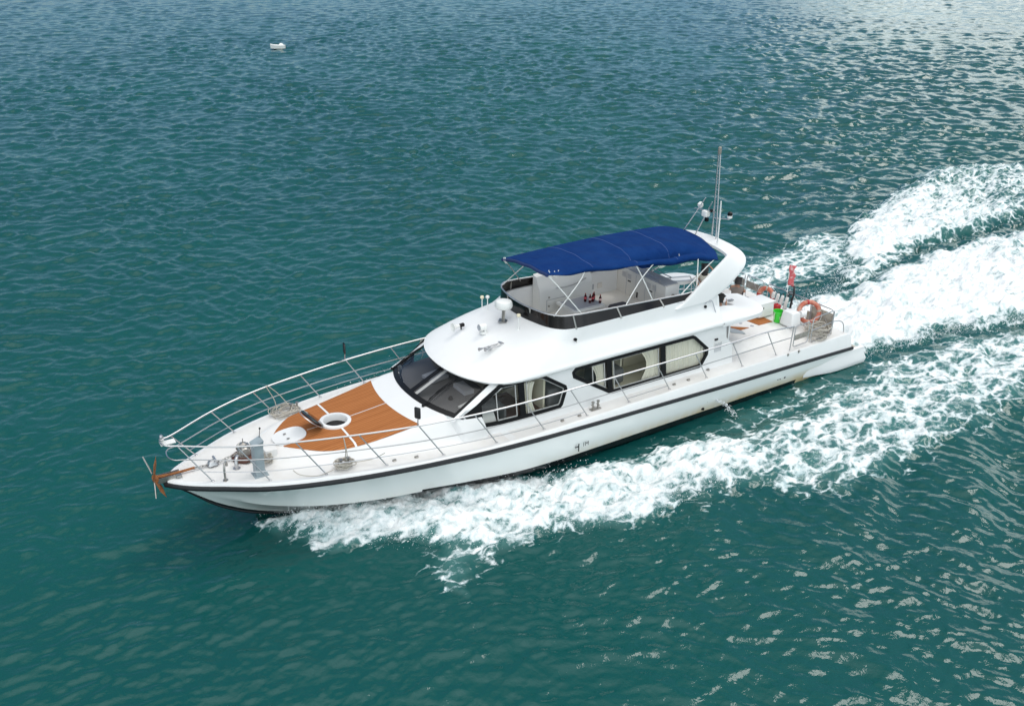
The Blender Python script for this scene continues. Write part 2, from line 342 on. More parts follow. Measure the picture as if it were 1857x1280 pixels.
def hull_sections():
    T=[];B=[]
    for x in xs_h:
        ry,rz=rub(x); kx=x; kz=hermite(x,KX,KZ)
        cy,cz=hermite(x,CX,CY),hermite(x,CX,CZ)
        if x>11.65: cy,cz=0.03,kz+0.02
        cz=max(cz,kz+0.02); cy=min(cy,ry*0.92)
        # topside: rub -> chine with flare
        fl=0.16*sstep((x-3)/6)*min(1,ry)
        top=[]
        for s in [0,0.12,0.25,0.4,0.55,0.7,0.85,1.0]:
            yy=ry+(cy-ry)*s - fl*4*s*(1-s)*0.6 + (0.05*4*s*(1-s) if x<3 else 0.05*4*s*(1-s)*(1-sstep((x-3)/3)))
            top.append((yy,rz+(cz-rz)*s))
        bz=sstep((x-6.0)/1.0)   # forward the white wraps below the chine
        bd=0.72*bz
        by,bzz=cy+(0.02-cy)*bd,cz+(kz-cz)*bd
        # tucked spray step below the chine
        low=[(cy-0.05*min(1,cy),cz-0.012),(by,bzz) if bd>0.02 else (cy-0.06*min(1,cy),cz-0.014)]
        T.append((x,top+low)); B.append((x,[low[-1],((by+0.02)/2,(bzz+kz)/2-0.01),(0.015,kz)]))
    return T,B
T,B=hull_sections()
for sgn_done in (0,):
    mb=MB(); mk=MB()
    for sg in (1,-1):
        mb.grid([[(x,sg*y,z) for y,z in s] for x,s in T],flip=sg<0)
        mk.grid([[(x,sg*y,z) for y,z in s] for x,s in B],flip=sg<0)
    # transom
    x,s=T[-1]; x2,s2=B[-1]
    loop=[(x,y,z) for y,z in s]+[(x,y,z) for y,z in s2[1:]]; back=[(a,-b,c) for a,b,c in reversed(loop)]
    mb.add(loop+back,[tuple(range(len(loop)*2))])
    hull=part('hull',mb,HULL,Y,ang=30)
    part('antifouling',mk,ANTI,hull,ang=30)
    st=MB(); st.tube([(x+0.012,0,hermite(x,KX,KZ)) for x in np.linspace(12.0,9.4,26)],0.035,6); part('stem_band',st,ANTI,hull)
# rubbing strake
rb=MB()
for sg in (1,-1):
    P=[]
    for x in [12.1,12.05,11.95,11.85,11.7,11.5,11.25]+[11-0.3*k for k in range(0,68)]+[-9.55]:
        ry,rz=rub(x); hh=0.055 if x>3 else 0.05
        P.append([(x,sg*(ry-0.03),rz+hh),(x,sg*(ry+0.045),rz+hh),(x,sg*(ry+0.065),rz),(x,sg*(ry+0.045),rz-hh),(x,sg*(ry-0.03),rz-hh)])
    rb.grid(P,closed_v=True); rb.add([P[0][k] for k in range(5)],[(0,1,2,3,4)]); rb.add([P[-1][k] for k in range(5)],[(0,1,2,3,4)])
part('rubbing_strake',rb,BLK,hull,sm=False)
# stern spray fairings
for sg in (1,-1):
    P=[]
    for k in range(15):
        t=k/14; x=-7.3-2.9*t; q=sstep(t*1.8)
        ry,rz=rub(max(x,-9.55)); yb=2.63
        P.append([(x,sg*(yb-0.10),rz-0.08),(x,sg*(yb+0.02),rz-0.1),(x,sg*(yb+0.00+0.02*q),0.78),(x,sg*(yb+0.02+0.13*q),0.62-0.03*q),(x,sg*(yb+0.0+0.10*q),0.50-0.09*q),(x,sg*(yb-0.14),0.45-0.1*q)])
    P[0]=[(P[0][j][0],sg*2.60,P[0][j][2]) for j in range(6)]
    fb=MB(); fb.grid(P,closed_v=True,flip=sg<0); fb.add(P[-1],[tuple(range(6))]); part('stern_fairing',fb,GEL,hull,ang=50)
# outlets
for x,z,rr in [(-2.01,0.897,0.035),(-2.966,0.87,0.04),(-3.33,0.863,0.045),(-2.83,0.64,0.045),(-6.02,0.79,0.02),(-6.12,0.785,0.022),(-6.33,0.79,0.035)]:
    o=MB(); o.lathe((x,2.60,z),[(rr,0),(rr,0.055),(rr*0.6,0.06),(rr*0.6,0.02)],12,(0,1,0)); part('outlet',o,BLACKP,hull)
# draught mark: a tick and the figure
mkp=MB(); mkp.box((1.86,2.692,0.80),(0.028,0.012,0.24)).box((1.93,2.695,0.84),(0.12,0.012,0.025)); part('draught_tick',mkp,BLACKP,hull,sm=False)
def text_part(s,name,loc,rotm,size,m,parent,ext=0.002):
    cu=bpy.data.curves.new(name,'FONT'); cu.body=s; cu.size=size; cu.extrude=ext
    t=bpy.data.objects.new(name,cu); COL.objects.link(t); bpy.context.view_layer.update()
    me=bpy.data.meshes.new_from_object(t); bpy.data.objects.remove(t); me.materials.clear(); me.materials.append(m)
    o=bpy.data.objects.new(name,me); COL.objects.link(o); o.parent=parent; off=Vector(parent.get('_off',(0,0,0)))
    o.matrix_local=Matrix.Translation(Vector(loc)-off)@rotm; return o
face_port=Matrix(((-1,0,0,0),(0,0,1,0),(0,1,0,0),(0,0,0,1)))
text_part('1M','draught_figure',(1.74,2.70,0.80),face_port,0.17,BLACKP,hull)

# ---------------- deck (one surface: side decks, raised foredeck, camber)
def trunk(x):
    w=hermite(x,[10.3,9.9,9.4,9.0,8.0,7.0,6.0,5.2,4.0],[0.30,0.62,1.0,1.22,1.56,1.80,2.0,2.08,2.12])
    zc=hermite(x,[10.3,9.9,9.4,9.0,7.7,6.3,5.6,5.0],[1.76,1.81,1.93,1.99,2.05,2.17,2.29,2.31])
    return w,zc
def HD(x,y):
    y=abs(y); z=zD(x)+0.015*(1-min(1,y/max(yD(x),.1))**2)
    if x>10.3 or x<4.0: return z
    w,zc=trunk(x); t=y/w
    if t>=1: return z
    top=zc-0.05*(t/0.7)**2; s=1-sstep((t-0.70)/0.30)
    return z+(top-z)*s
HX,HR=7.73,0.345
mb=MB(); xs=[12.02,11.9,11.75,11.6,11.4,11.2]+list(np.arange(11.0,5.0,-0.06))+list(np.arange(5.0,3.7,-0.1)); M_=48
idx={}; vv=[]; ff=[]
for i,x in enumerate(xs):
    for j in range(M_+1):
        t=-1+2*j/M_; y=t*(yD(x)); vv.append((x,y,HD(x,y)))
for i in range(len(xs)-1):
    for j in range(M_):
        cx=(xs[i]+xs[i+1])/2; cy=(-1+2*(j+0.5)/M_)*yD(cx)
        if (cx-HX)**2+cy**2<(HR)**2: continue
        if cx<5.50-0.14*cy*cy and abs(cy)<1.60: continue
        a=i*(M_+1)+j; ff.append((a,a+1,a+M_+2,a+M_+1))
mb.add(vv,ff)
# the deck edge: down to the strake
for sg in (1,-1):
    P=[]
    for x in [12.02,11.9,11.75,11.6,11.4,11.2]+list(np.arange(11.0,-9.3,-0.25))+[-9.3,-9.5]:
        ry,rz=rub(x); yd,zd=yD(x),zD(x)
        if x<-9.3: yd,zd=2.45,1.50
        P.append([(x,sg*(yd-0.004),zd),(x,sg*(yd+0.3*(ry-yd)),zd-0.012),(x,sg*(yd+0.55*(ry-yd)),zd+(rz-zd)*0.25),(x,sg*(ry-0.0),rz+0.03)])
    mb.grid(P,flip=sg>0)
FD=part('foredeck',mb,GEL,Y,ang=30)
# side and after decks
mb=MB(); P=[]
for x in list(np.arange(3.9,-9.3,-0.3))+[-9.3]:
    y=yD(x); P.append([(x,t*y,zD(x)+0.001) for t in np.linspace(-1,1,17)])
mb.grid(P); x=-9.3; y=yD(x)
mb.grid([[(x,t*y,1.58) for t in (-1,0,1)],[(-9.5,t*2.45,1.50) for t in (-1,0,1)],[(-9.55,t*2.45,1.05) for t in (-1,0,1)]])
part('side_deck',mb,DECKM,Y,ang=30)
# non-skid foredeck panel forward (flat bow)
mb=MB(); P=[]
for x in np.arange(11.7,8.7,-0.1):
    yy=yD(x)-0.10; P.append([(x,t*yy,HD(x,t*yy)+0.004) for t in np.linspace(-1,1,25)])
mb.grid(P); part('bow_non_skid',mb,DECKM,Y)
for sg in (1,-1):
    mb=MB(); P=[]
    for x in np.arange(8.7,3.9,-0.12):
        y1=yD(x)-0.05; y0=max(trunk(x)[0]-0.02,y1-0.5) if x>5 else trunk(x)[0]-0.05
        P.append([(x,sg*(y0+(y1-y0)*t),HD(x,y0+(y1-y0)*t)+0.004) for t in np.linspace(0,1,5)])
    mb.grid(P,flip=sg<0); part('side_non_skid',mb,DECKM,Y)

# swim platform and transom
mb=MB(); mb.box((-9.95,0,0.70),(0.9,4.7,0.10),bev=0.04); part('swim_platform',mb,CANV,Y)

# teak foredeck panel
xa=lambda v:6.29-0.24*v*v
def yo(u): return hermite(9.25-3.2*(1-u),[9.25,9.1,8.5,7.75,7.0,6.0],[0.36,0.55,1.06,1.27,1.36,1.44])
P=[]
for i in range(61):
    u=i/60; row=[]
    for j in range(41):
        v=-1+j/20; x=xa(v)+(9.25-xa(v))*u; y=v*hermite(x,[9.25,9.1,8.5,7.75,7.0,6.0],[0.36,0.55,1.06,1.27,1.36,1.44]); row.append((x,y,HD(x,y)+0.008))
    P.append(row)
mb=MB(); mb.grid(P)
mb.f=[q for q in mb.f if (sum(mb.v[k][0] for k in q)/4-HX)**2+(sum(mb.v[k][1] for k in q)/4)**2>0.36**2]
tk=part('teak_panel',mb,TEAK,Y)
def strip(p0,p1,wd,h,n=20):
    P=[]; d=Vector((p1[0]-p0[0],p1[1]-p0[1])).normalized(); nn=(-d.y,d.x)
    for i in range(n+1):
        t=i/n; x=p0[0]+(p1[0]-p0[0])*t; y=p0[1]+(p1[1]-p0[1])*t
        P.append([(x+nn[0]*wd*s,y+nn[1]*wd*s,HD(x+nn[0]*wd*s,y+nn[1]*wd*s)+h) for s in (-.5,0,.5)])
    return P
mb=MB()
for a,b,wd in [((7.73,0.40),(7.73,1.29),0.055),((7.73,-0.40),(7.73,-1.29),0.055),((7.35,0),(6.27,0),0.022),((8.12,0),(8.5,0),0.022)]: mb.grid(strip(a,b,wd,0.014))
part('seam_strip',mb,GEL,tk)
# round hatch
mb=MB(); zt=HD(HX,0); H=Vector((HX,0,zt)); prof=[(0.300,-0.34),(0.305,0.03),(0.315,0.05),(0.37,0.052),(0.405,0.04),(0.415,0.0),(0.415,-0.05)]
v=[];fs=[];n=40
for rr,h in prof:
    for k in range(n): an=2*PI*k/n; v.append((HX+rr*math.cos(an),rr*math.sin(an),zt+h))
for i in range(len(prof)-1):
    for k in range(n): l=(k+1)%n; fs.append((i*n+k,i*n+l,(i+1)*n+l,(i+1)*n+k))
mb.add(v,fs); ht=part('hatch_rim',mb,GEL,Y,fixn=False)
mb=MB(); mb.lathe((HX,0,zt-0.17),[(0.33,0),(0.33,0.03)],28); part('hatch_dark_disc',mb,BLACKP,ht)  # black disc stands in for the darkness inside the open hatch
mb=MB(); ax=Vector((-0.68,0,0.73)); c=Vector((8.36,0,zt+0.25)); mb.lathe(c,[(0.30,0),(0.335,0.01),(0.335,0.035),(0.31,0.05)],32,ax); ld=part('hatch_lid',mb,BLACKG,ht)
mb=MB(); mb.tube([c-ax*0.02+Vector((0.335*0.73*math.cos(a),0.335*math.sin(a),0.335*0.68*math.cos(a))) for a in np.linspace(0,2*PI,33)[:-1]],0.014,6,closed=True); part('lid_ring',mb,STEEL,ld)
# anchor locker lid
mb=MB(); pl=[]
for k in range(28):
    a=2*PI*k/28; ex=0.42*(abs(math.cos(a))**0.75)*math.copysign(1,math.cos(a)); ey=0.36*(abs(math.sin(a))**0.75)*math.copysign(1,math.sin(a)); pl.append((8.98+ex,ey))
mb.prism(pl,0.0,0.035,lambda x,y,z:(x,y,HD(min(x,9.3),y)+z)); lk=part('locker_lid',mb,GEL,Y)
for yy in (0.16,-0.10):
    mb=MB(); mb.box((9.06,yy,HD(9.06,0)+0.045),(0.07,0.035,0.02)); part('latch',mb,DULL,lk)

# ---------------- house walls (with real window openings)
def Yw(x,z):
    b=hermite(x,[5.7,5.2,4.6,4.0,3.0,2.0,-4.5],[1.55,1.80,1.98,2.08,2.12,2.13,2.13]); return b-0.16*(z-1.6)
W1=[(4.90,2.24),(4.80,2.10),(4.52,1.90),(2.12,1.86),(2.05,1.92),(1.88,2.30),(1.90,2.38),(2.60,2.84),(2.72,2.87),(3.92,2.87)]
W2=[(1.60,2.70),(1.52,2.77),(1.36,2.79),(-2.78,2.75),(-2.88,2.70),(-3.36,2.26),(-3.34,2.10),(-3.10,1.82),(-3.02,1.79),(0.30,1.83),(0.42,1.87),(1.58,2.58)]
def inpoly(px,pz,poly):
    c=False; n=len(poly)
    for i in range(n):
        x1,z1=poly[i]; x2,z2=poly[i-1]
        if (z1>pz)!=(z2>pz) and px<(x2-x1)*(pz-z1)/(z2-z1)+x1: c=not c
    return c
GX=0.03
def wall_part(sg):
    mb=MB(); xs=np.arange(-5.0,4.98,GX); zs=np.arange(1.55,3.0,GX)
    vid={}; v=[]; fs=[]
    def zmin(x): return 0
    def vert(i,j):
        if (i,j) not in vid:
            x,z=xs[i],zs[j]; vid[(i,j)]=len(v); v.append((x,sg*Yw(x,z),z))
        return vid[(i,j)]
    for i in range(len(xs)-1):
        for j in range(len(zs)-1):
            x,z=xs[i]+GX/2,zs[j]+GX/2
            if inpoly(x,z,W1) or inpoly(x,z,W2): continue
            if x>5.12-(z-2.2)*1.85: continue     # windscreen rake
            if x<-4.4+0.55*max(0,0): continue
            if x< -4.17-max(0,2.44-z)*0.9: continue
            fs.append((vert(i,j),vert(i+1,j),vert(i+1,j+1),vert(i,j+1)))
    mb.add(v,fs); return mb
def resample(poly,step):
    o=[]; n=len(poly)
    for i in range(n):
        a,b=poly[i],poly[(i+1)%n]; d=math.hypot(b[0]-a[0],b[1]-a[1]); k=max(1,int(d/step))
        for q in range(k): o.append((a[0]+(b[0]-a[0])*q/k,a[1]+(b[1]-a[1])*q/k))
    return o
def inset(poly,d):
    """positive d = inwards"""
    n=len(poly); A=sum(poly[i][0]*poly[(i+1)%n][1]-poly[(i+1)%n][0]*poly[i][1] for i in range(n)); sgn=1 if A>0 else -1; o=[]
    for i in range(n):
        p,q,r_=Vector(poly[i-1]),Vector(poly[i]),Vector(poly[(i+1)%n]); e1=(q-p).normalized(); e2=(r_-q).normalized()
        n1=Vector((-e1.y,e1.x))*sgn; n2=Vector((-e2.y,e2.x))*sgn; b=n1+n2
        if b.length<1e-4: b=n1
        b.normalize(); s=1/max(0.5,b.dot(n1)); o.append(tuple(q+b*d*s))
    return o
def frame_ring(mb,poly,d0,d1,o0,o1,sg):
    """flat ring between inset d0 and d1 of a window outline, standing from offset o0 to o1 proud of the wall"""
    P=resample(poly,0.12); A=inset(P,d0); Bq=inset(P,d1); rows=[]
    for (ax_,az),(bx,bz) in zip(A,Bq):
        rows.append([(ax_,sg*(Yw(ax_,az)+o0),az),(ax_,sg*(Yw(ax_,az)+o1),az),(bx,sg*(Yw(bx,bz)+o1),bz),(bx,sg*(Yw(bx,bz)+o0),bz)])
    mb.grid(rows,closed_u=True,closed_v=True)
def pane_poly(mb,poly,off,sg):
    n=len(poly); mb.add([(x,sg*(Yw(x,z)+off),z) for x,z in poly],[tuple(range(n))])
def clip_x(poly,x0,x1):
    def cl(P,c,keep):
        o=[]
        for i in range(len(P)):
            a,b=P[i-1],P[i]; ia,ib=keep(a[0]),keep(b[0])
            if ia!=ib: t=(c-a[0])/(b[0]-a[0]); o.append((c,a[1]+t*(b[1]-a[1])))
            if ib: o.append(b)
        return o
    P=cl(poly,x0,lambda x:x>=x0); return cl(P,x1,lambda x:x<=x1)
HOUSE=None
for sg in (1,-1):
    wl=part('cabin_wall',wall_part(sg),GEL,Y,ang=30)
    for poly,mull in ((W1,[3.29]),(W2,[0.36,-1.62])):
        mb=MB(); frame_ring(mb,poly,-0.045,0.05,-0.03,0.012,sg)
        for xm in mull:
            q=[p for p in clip_x(poly,xm-0.001,xm+0.001)]; zt_=max(p[1] for p in q)+0.01; zb=min(p[1] for p in q)-0.01
            wm=0.09
            mb.grid([[(xm-wm,sg*(Yw(xm,z)-0.03),z),(xm-wm,sg*(Yw(xm,z)+0.010),z),(xm+wm,sg*(Yw(xm,z)+0.010),z),(xm+wm,sg*(Yw(xm,z)-0.03),z)] for z in (zb,(zb+zt_)/2,zt_)],closed_v=True)
        wf=part('side_window',mb,BLACKP,wl,sm=False)
        mb=MB(); pane_poly(mb,clip_x(poly,4.46,5.2),-0.012,sg) if poly is W1 else None
        if poly is W1: part('blanking_panel',mb,BLACKP,wf,sm=False)
        xsn=sorted([min(p[0] for p in poly)]+mull+[max(p[0] for p in poly)])
        for a,b in zip(xsn[:-1],xsn[1:]):
            pc=clip_x(poly,a+0.03,b-0.03)
            mb=MB(); pane_poly(mb,pc,-0.022,sg); part('pane',mb,GLASS,wf,sm=False)
    # thin pale inner frames on sliding panes
    mb=MB()
    for poly,a,b in ((W1,1.60,3.18),(W1,3.40,4.10),(W2,0.46,1.0),(W2,-1.52,0.26)):
        pc=clip_x(poly,a,b)
        if sg>0: frame_ring(mb,pc,0.052,0.074,-0.035,-0.014,sg)
    if sg>0: part('sliding_frame',mb,mat('grey_white_frame',(0.50,0.50,0.49),0.5),wl,sm=False)
    # curtains
    def curtain(x0,x1,gather=0.0,top=2.7,bot=1.68):
        P=[]; nn=int(abs(x1-x0)/0.018)+2
        for i in range(nn):
            t=i/(nn-1); row=[]
            for k in range(9):
                s=k/8; z=top+(bot-top)*s; g=1-gather*math.sin(PI*min(1,s*1.15))
                xc=(x0+x1)/2 if gather<0.3 else x0
                x=xc+(x0+(x1-x0)*t-xc)*g
                row.append((x,sg*(Yw(x,z)-0.14+0.028*math.sin(t*abs(x1-x0)*58+0.7*math.sin(t*23))),z))
            P.append(row)
        m_=MB(); m_.grid(P); part('curtain',m_,CURT,wl,sm=True)
    curtain(-1.75,-3.30,0.0); curtain(-1.52,-0.85,0.35,bot=1.72); curtain(0.26,0.12,0.25); curtain(0.48,0.92,0.45); curtain(3.16,2.80,0.35)
# small fittings on the port wall
for sg in (1,):
    mb=MB(); mb.box((-3.78,Yw(-3.8,2.2)+0.004,2.2),(0.30,0.02,0.36)); vt=part('vent_grille',mb,PLW,Y,sm=False)
    mb=MB()
    for k in range(8): mb.box((-3.91+k*0.037,Yw(-3.8,2.2)+0.017,2.2),(0.010,0.012,0.32))
    part('grille_slat',mb,GREYT,vt,sm=False)
    mb=MB(); mb.box((-3.72,Yw(-3.8,2.47)+0.01,2.47),(0.12,0.05,0.05)); part('door_light',mb,BLACKP,Y)
    mb=MB(); mb.box((5.02,1.80,1.98),(0.17,0.06,0.15),rot=-0.35); part('hull_badge',mb,GREYT,Y,sm=False)
# after bulkhead, floor and inner lining
mb=MB(); mb.box((-4.30,0,2.3),(0.06,3.9,1.45)); part('after_bulkhead',mb,GEL,Y,sm=False)
mb=MB(); mb.box((0.3,0,1.625),(9.0,3.7,0.03)); part('saloon_floor',mb,CREAMW,Y,sm=False)

# ---------------- interior seen through the glass
mb=MB(); mb.box((-0.55,-0.3,2.25),(0.06,3.4,1.2)); mb.box((2.45,0.9,2.2),(0.06,1.8,1.15)); part('partition',mb,CREAMW,Y,sm=False)
mb=MB(); mb.box((1.7,1.3,1.95),(1.1,0.9,0.6),bev=0.08); mb.box((-0.1,1.2,1.9),(0.9,0.8,0.5),bev=0.08); part('saloon_seat',mb,GREYIN,Y)
mb=MB(); mb.box((-1.9,0.4,2.1),(1.4,0.7,0.9)); part('galley_cabinet',mb,CREAMW,Y,sm=False)
P=[[ (x,t*min(1.62,1.7),2.22+0.02*(5.4-x)) for t in np.linspace(-1,1,9)] for x in (5.45,4.9,4.2,3.7)]
for i,(xx) in enumerate((5.45,4.9,4.2,3.7)):
    wv=[1.25,1.72,1.85,1.88][i]; P[i]=[(xx-0.25*abs(t)**2*(i==0),t*wv,2.20) for t in np.linspace(-1,1,9)]
mb=MB(); mb.grid(P); mb.box((3.72,0.1,1.95),(0.06,3.5,0.5)); dash=part('dashboard',mb,GREYIN,Y)
mb=MB(); mb.box((4.5,-0.55,2.27),(0.55,0.5,0.08),rot=0.2); mb.box((4.2,0.5,2.28),(0.3,0.6,0.12)); part('chart_papers',mb,GREYT,dash)
mb=MB(); mb.lathe((4.75,0.75,2.20),[(0.06,0),(0.07,0.03),(0.05,0.09),(0.01,0.11)],14); part('compass',mb,BLACKP,dash)
mb=MB(); mb.box((3.1,0.9,2.35),(0.5,0.55,0.14),bev=0.05); mb.box((2.88,0.9,2.62),(0.12,0.55,0.5),bev=0.05); part('helm_seat',mb,GREYIN,Y)
mb=MB(); mb.box((2.6,-0.9,2.55),(0.08,1.6,0.85)); part('mahogany_panel',mb,WOODD,Y,sm=False)
mb=MB(); mb.box((2.72,0.75,2.2),(0.06,1.5,1.1)); part('cream_door',mb,CREAMW,Y,sm=False)
mb=MB(); mb.box((3.15,1.1,1.72),(1.6,1.4,0.03)); part('helm_mat',mb,WOODD,Y,sm=False)
mb=MB(); mb.box((4.55,1.35,2.24),(0.5,0.3,0.05),rot=0.3); part('white_towel',mb,PLW,dash)
mb=MB(); mb.box((3.3,-1.2,2.1),(0.7,0.6,0.5),bev=0.08); part('companion_seat',mb,CREAMW,Y)

# ---------------- windscreen
def wsP(s,t,h=0.0):
    """s across -1..1, t up 0..1"""
    a=abs(s)
    xb=5.62-0.45*a**2.2; yb=1.73*s; zb=2.285-0.045*a**2
    xt=4.16-0.26*a**2.2; yt=1.60*s; zt_=2.97-0.05*a**2
    x=xb+(xt-xb)*t; y=yb+(yt-yb)*t; z=zb+(zt_-zb)*t
    return (x+0.43*h,y,z+0.9*h)
WS=None
mb=MB()
def band(mb,s0,s1,t0,t1,h0,h1,ns=16,ntt=2):
    ss=np.linspace(s0,s1,ns+1); tt=np.linspace(t0,t1,ntt+1)
    mb.grid([[wsP(s,t,h1) for t in tt] for s in ss]); mb.grid([[wsP(s,t,h0) for t in tt] for s in ss])
    for s in (s0,s1): mb.grid([[wsP(s,t,h0) for t in tt],[wsP(s,t,h1) for t in tt]])
    for t in (t0,t1): mb.grid([[wsP(s,t,h0) for s in ss],[wsP(s,t,h1) for s in ss]])
band(mb,-1,1,-0.02,0.075,0,0.025,40); band(mb,-0.035,0.045,0.07,1,0,0.028,2,6); band(mb,0.955,1.0,0.07,1,0,0.026,2,6); band(mb,-1.0,-0.955,0.07,1,0,0.026,2,6)
WS=part('windscreen',mb,BLACKP,Y,sm=False)
for a,b in ((-0.96,-0.03),(0.04,0.96)):
    mb=MB(); mb.grid([[wsP(s,t,0.008) for t in np.linspace(0.05,1,5)] for s in np.linspace(a,b,13)]); part('windscreen_pane',mb,GLASSD,WS)
# white centre post seen behind the glass
mb=MB(); mb.grid([[wsP(s,t,-0.03) for t in (0.05,1.0)] for s in (0.06,0.13)]); part('inner_post',mb,PLW,WS)
# white corner pillars and the apron below the screen
for sg in (1,-1):
    mb=MB(); P=[]
    for t in np.linspace(-0.1,0.93,8):
        a=wsP(sg*1.0,t,0.02); x=a[0]-0.14; zz=a[2]; P.append([(a[0],a[1],a[2]),(a[0]-0.05,a[1]+sg*0.08,a[2]+0.0),(x,sg*Yw(x,zz)+sg*0.003,zz-0.01),(x-0.12,sg*Yw(x-0.12,zz)+sg*0.003,zz-0.02)])
    mb.grid(P,flip=sg<0); part('corner_pillar',mb,GEL,Y)
# smooth cowling from the screen foot down to the deck at the sides
for sg in (1,-1):
    mb=MB(); P=[]
    for k in range(13):
        t=k/12; x=5.45-1.0*t; s=0.80+0.2*min(1,t*2.2)
        top=Vector(wsP(sg*min(1,0.78+0.5*t),-0.02,0.0)) if t<0.45 else Vector((x+0.05,sg*Yw(x,2.1),2.16))
        yb_=abs(top.y)+(min(2.10,trunk(x)[0]+0.02)-abs(top.y))*sstep(t*2.6); bot=Vector((x-0.05,sg*yb_,(HD(x,yb_) if x>5.0 else HD(x,2.1))-0.03*(1-sstep(t*3))))
        P.append([tuple(top.lerp(bot,q)+Vector((0,sg*0.06*math.sin(PI*q),0.02*math.sin(PI*q)))*sstep(t*2)) for q in np.linspace(0,1,6)])
    mb.grid(P,flip=sg<0); part('cowling',mb,GEL,Y)
# wipers
def wiper(s,parent):
    mb=MB(); b=wsP(s,-0.03,0.03); e=wsP(s-0.03,0.62,0.05); m1=wsP(s-0.015,0.3,0.09)
    mb.tube([b,m1,e],0.012,6); mb.tube([tuple(np.array(b)+(0,0.05,0)),tuple(np.array(m1)+(0,0.05,-0.02)),wsP(s+0.01,0.55,0.05)],0.010,6)
    mb.tube([wsP(s-0.035,0.12,0.035),wsP(s-0.03,0.80,0.035)],0.014,6); mb.lathe(tuple(np.array(b)+(0.03,0.02,-0.01)),[(0.035,0),(0.04,0.05),(0.02,0.07)],10)
    part('wiper',mb,BLACKP,parent)
wiper(0.47,WS); wiper(-0.93,WS)
mb=MB(); P=smooth([wsP(-0.93,-0.03,0.04),wsP(-0.86,0.15,0.06),wsP(-0.80,0.3,0.08),wsP(-0.87,0.4,0.06)],6); mb.tube(P,0.008,5); part('washer_hose',mb,BLACKP,WS)

# ---------------- superstructure roof and flybridge tub (nested loops)
NL=96
def loopE(k):   # roof edge, starts at the stern port side -> bow -> starboard
    return None
def halfcurve(pts,n):
    """pts (x,y) from stern to bow centreline; arc-length resample"""
    P=smooth([(a,b,0) for a,b in pts],10); d=[0]
    for i in range(1,len(P)): d.append(d[-1]+(P[i]-P[i-1]).length)
    o=[]
    for k in range(n):
        t=d[-1]*k/(n-1); i=max(j for j in range(len(d)) if d[j]<=t+1e-9); i=min(i,len(P)-2); q=(t-d[i])/max(1e-9,d[i+1]-d[i]); o.append(P[i].lerp(P[i+1],q))
    return o
nh=80
XB0=-3.9
# matched half curves, parameterised together: straight side (40%) then nose
def mk(side_y,xc,nose):
    """side from XB0 to xc at y=side_y, then nose points"""
    side=[(XB0+(xc-XB0)*k/39,side_y) for k in range(40)]
    nz=halfcurve([(xc-0.3,side_y),(xc,side_y)]+nose,48)
    # drop the lead-in
    nz=[p for p in nz if p.x>=xc-1e-6 or p.y<side_y-1e-3]
    return side,nz
Eside=2.10
nE=[(2.9,2.09),(3.4,2.05),(3.8,1.95),(4.12,1.74),(4.38,1.40),(4.58,0.98),(4.70,0.5),(4.74,0.0)]
nB=[(1.62,1.56),(1.86,1.36),(2.02,1.05),(2.12,0.62),(2.17,0.3),(2.18,0.0)]
sideE=[(XB0+(2.3-XB0)*k/39,Eside) for k in range(40)]; noseE=halfcurve([(2.3,2.10)]+nE,40)
sideB=[(XB0+(1.2-XB0)*k/39,1.66) for k in range(40)]; noseB=halfcurve([(1.2,1.66)]+nB,40)
E_=[Vector((a,b,0)) for a,b in sideE]+noseE[1:]; Bc=[Vector((a,b,0)) for a,b in sideB]+noseB[1:]
nH=len(E_)
prof_side=[(0.0,3.0),(0.05,3.035),(0.12,3.06),(0.45,3.25),(0.80,3.42),(0.84,3.455),(0.87,3.50),(1.0,3.83)]
def side_z(s): return float(np.interp(s,[p[0] for p in prof_side],[p[1] for p in prof_side]))
def front_z(s): 
    return 2.975+0.86*s+0.07*math.sin(PI*min(1,s*1.0))*(1)-0.02*math.exp(-s*18)
SV=[0,0.02,0.05,0.12,0.2,0.3,0.45,0.6,0.7,0.8,0.84,0.87,0.93,1.0]
mb=MB()
full=[]
for i in range(nH):
    fr=sstep((i-34)/30); row=[]
    e,b=E_[i],Bc[i]
    # fascia below the edge, tucked in
    nx,ny=(0,1) if i<38 else (0,0)
    c=Vector((min(e.x,3.2),0,0)); dirv=(c-Vector((e.x,e.y,0))); 
    if i<40: dirv=Vector((0,-1,0))
    dirv.normalize()
    q=e+dirv*0.16; row.append((q.x,q.y,2.86)); q=e+dirv*0.035; row.append((q.x,q.y,2.90)); row.append((e.x+dirv.x*0.0,e.y,2.955))
    for s in SV:
        p=e.lerp(b,s); z=side_z(s)*(1-fr)+front_z(s)*fr
        if s==0: z-=0.01
        row.append((p.x,p.y,z))
    full.append(row)
rows=full+[[(x,-y,z) for x,y,z in r_] for r_ in reversed(full[:-1])]
mb.grid(rows)
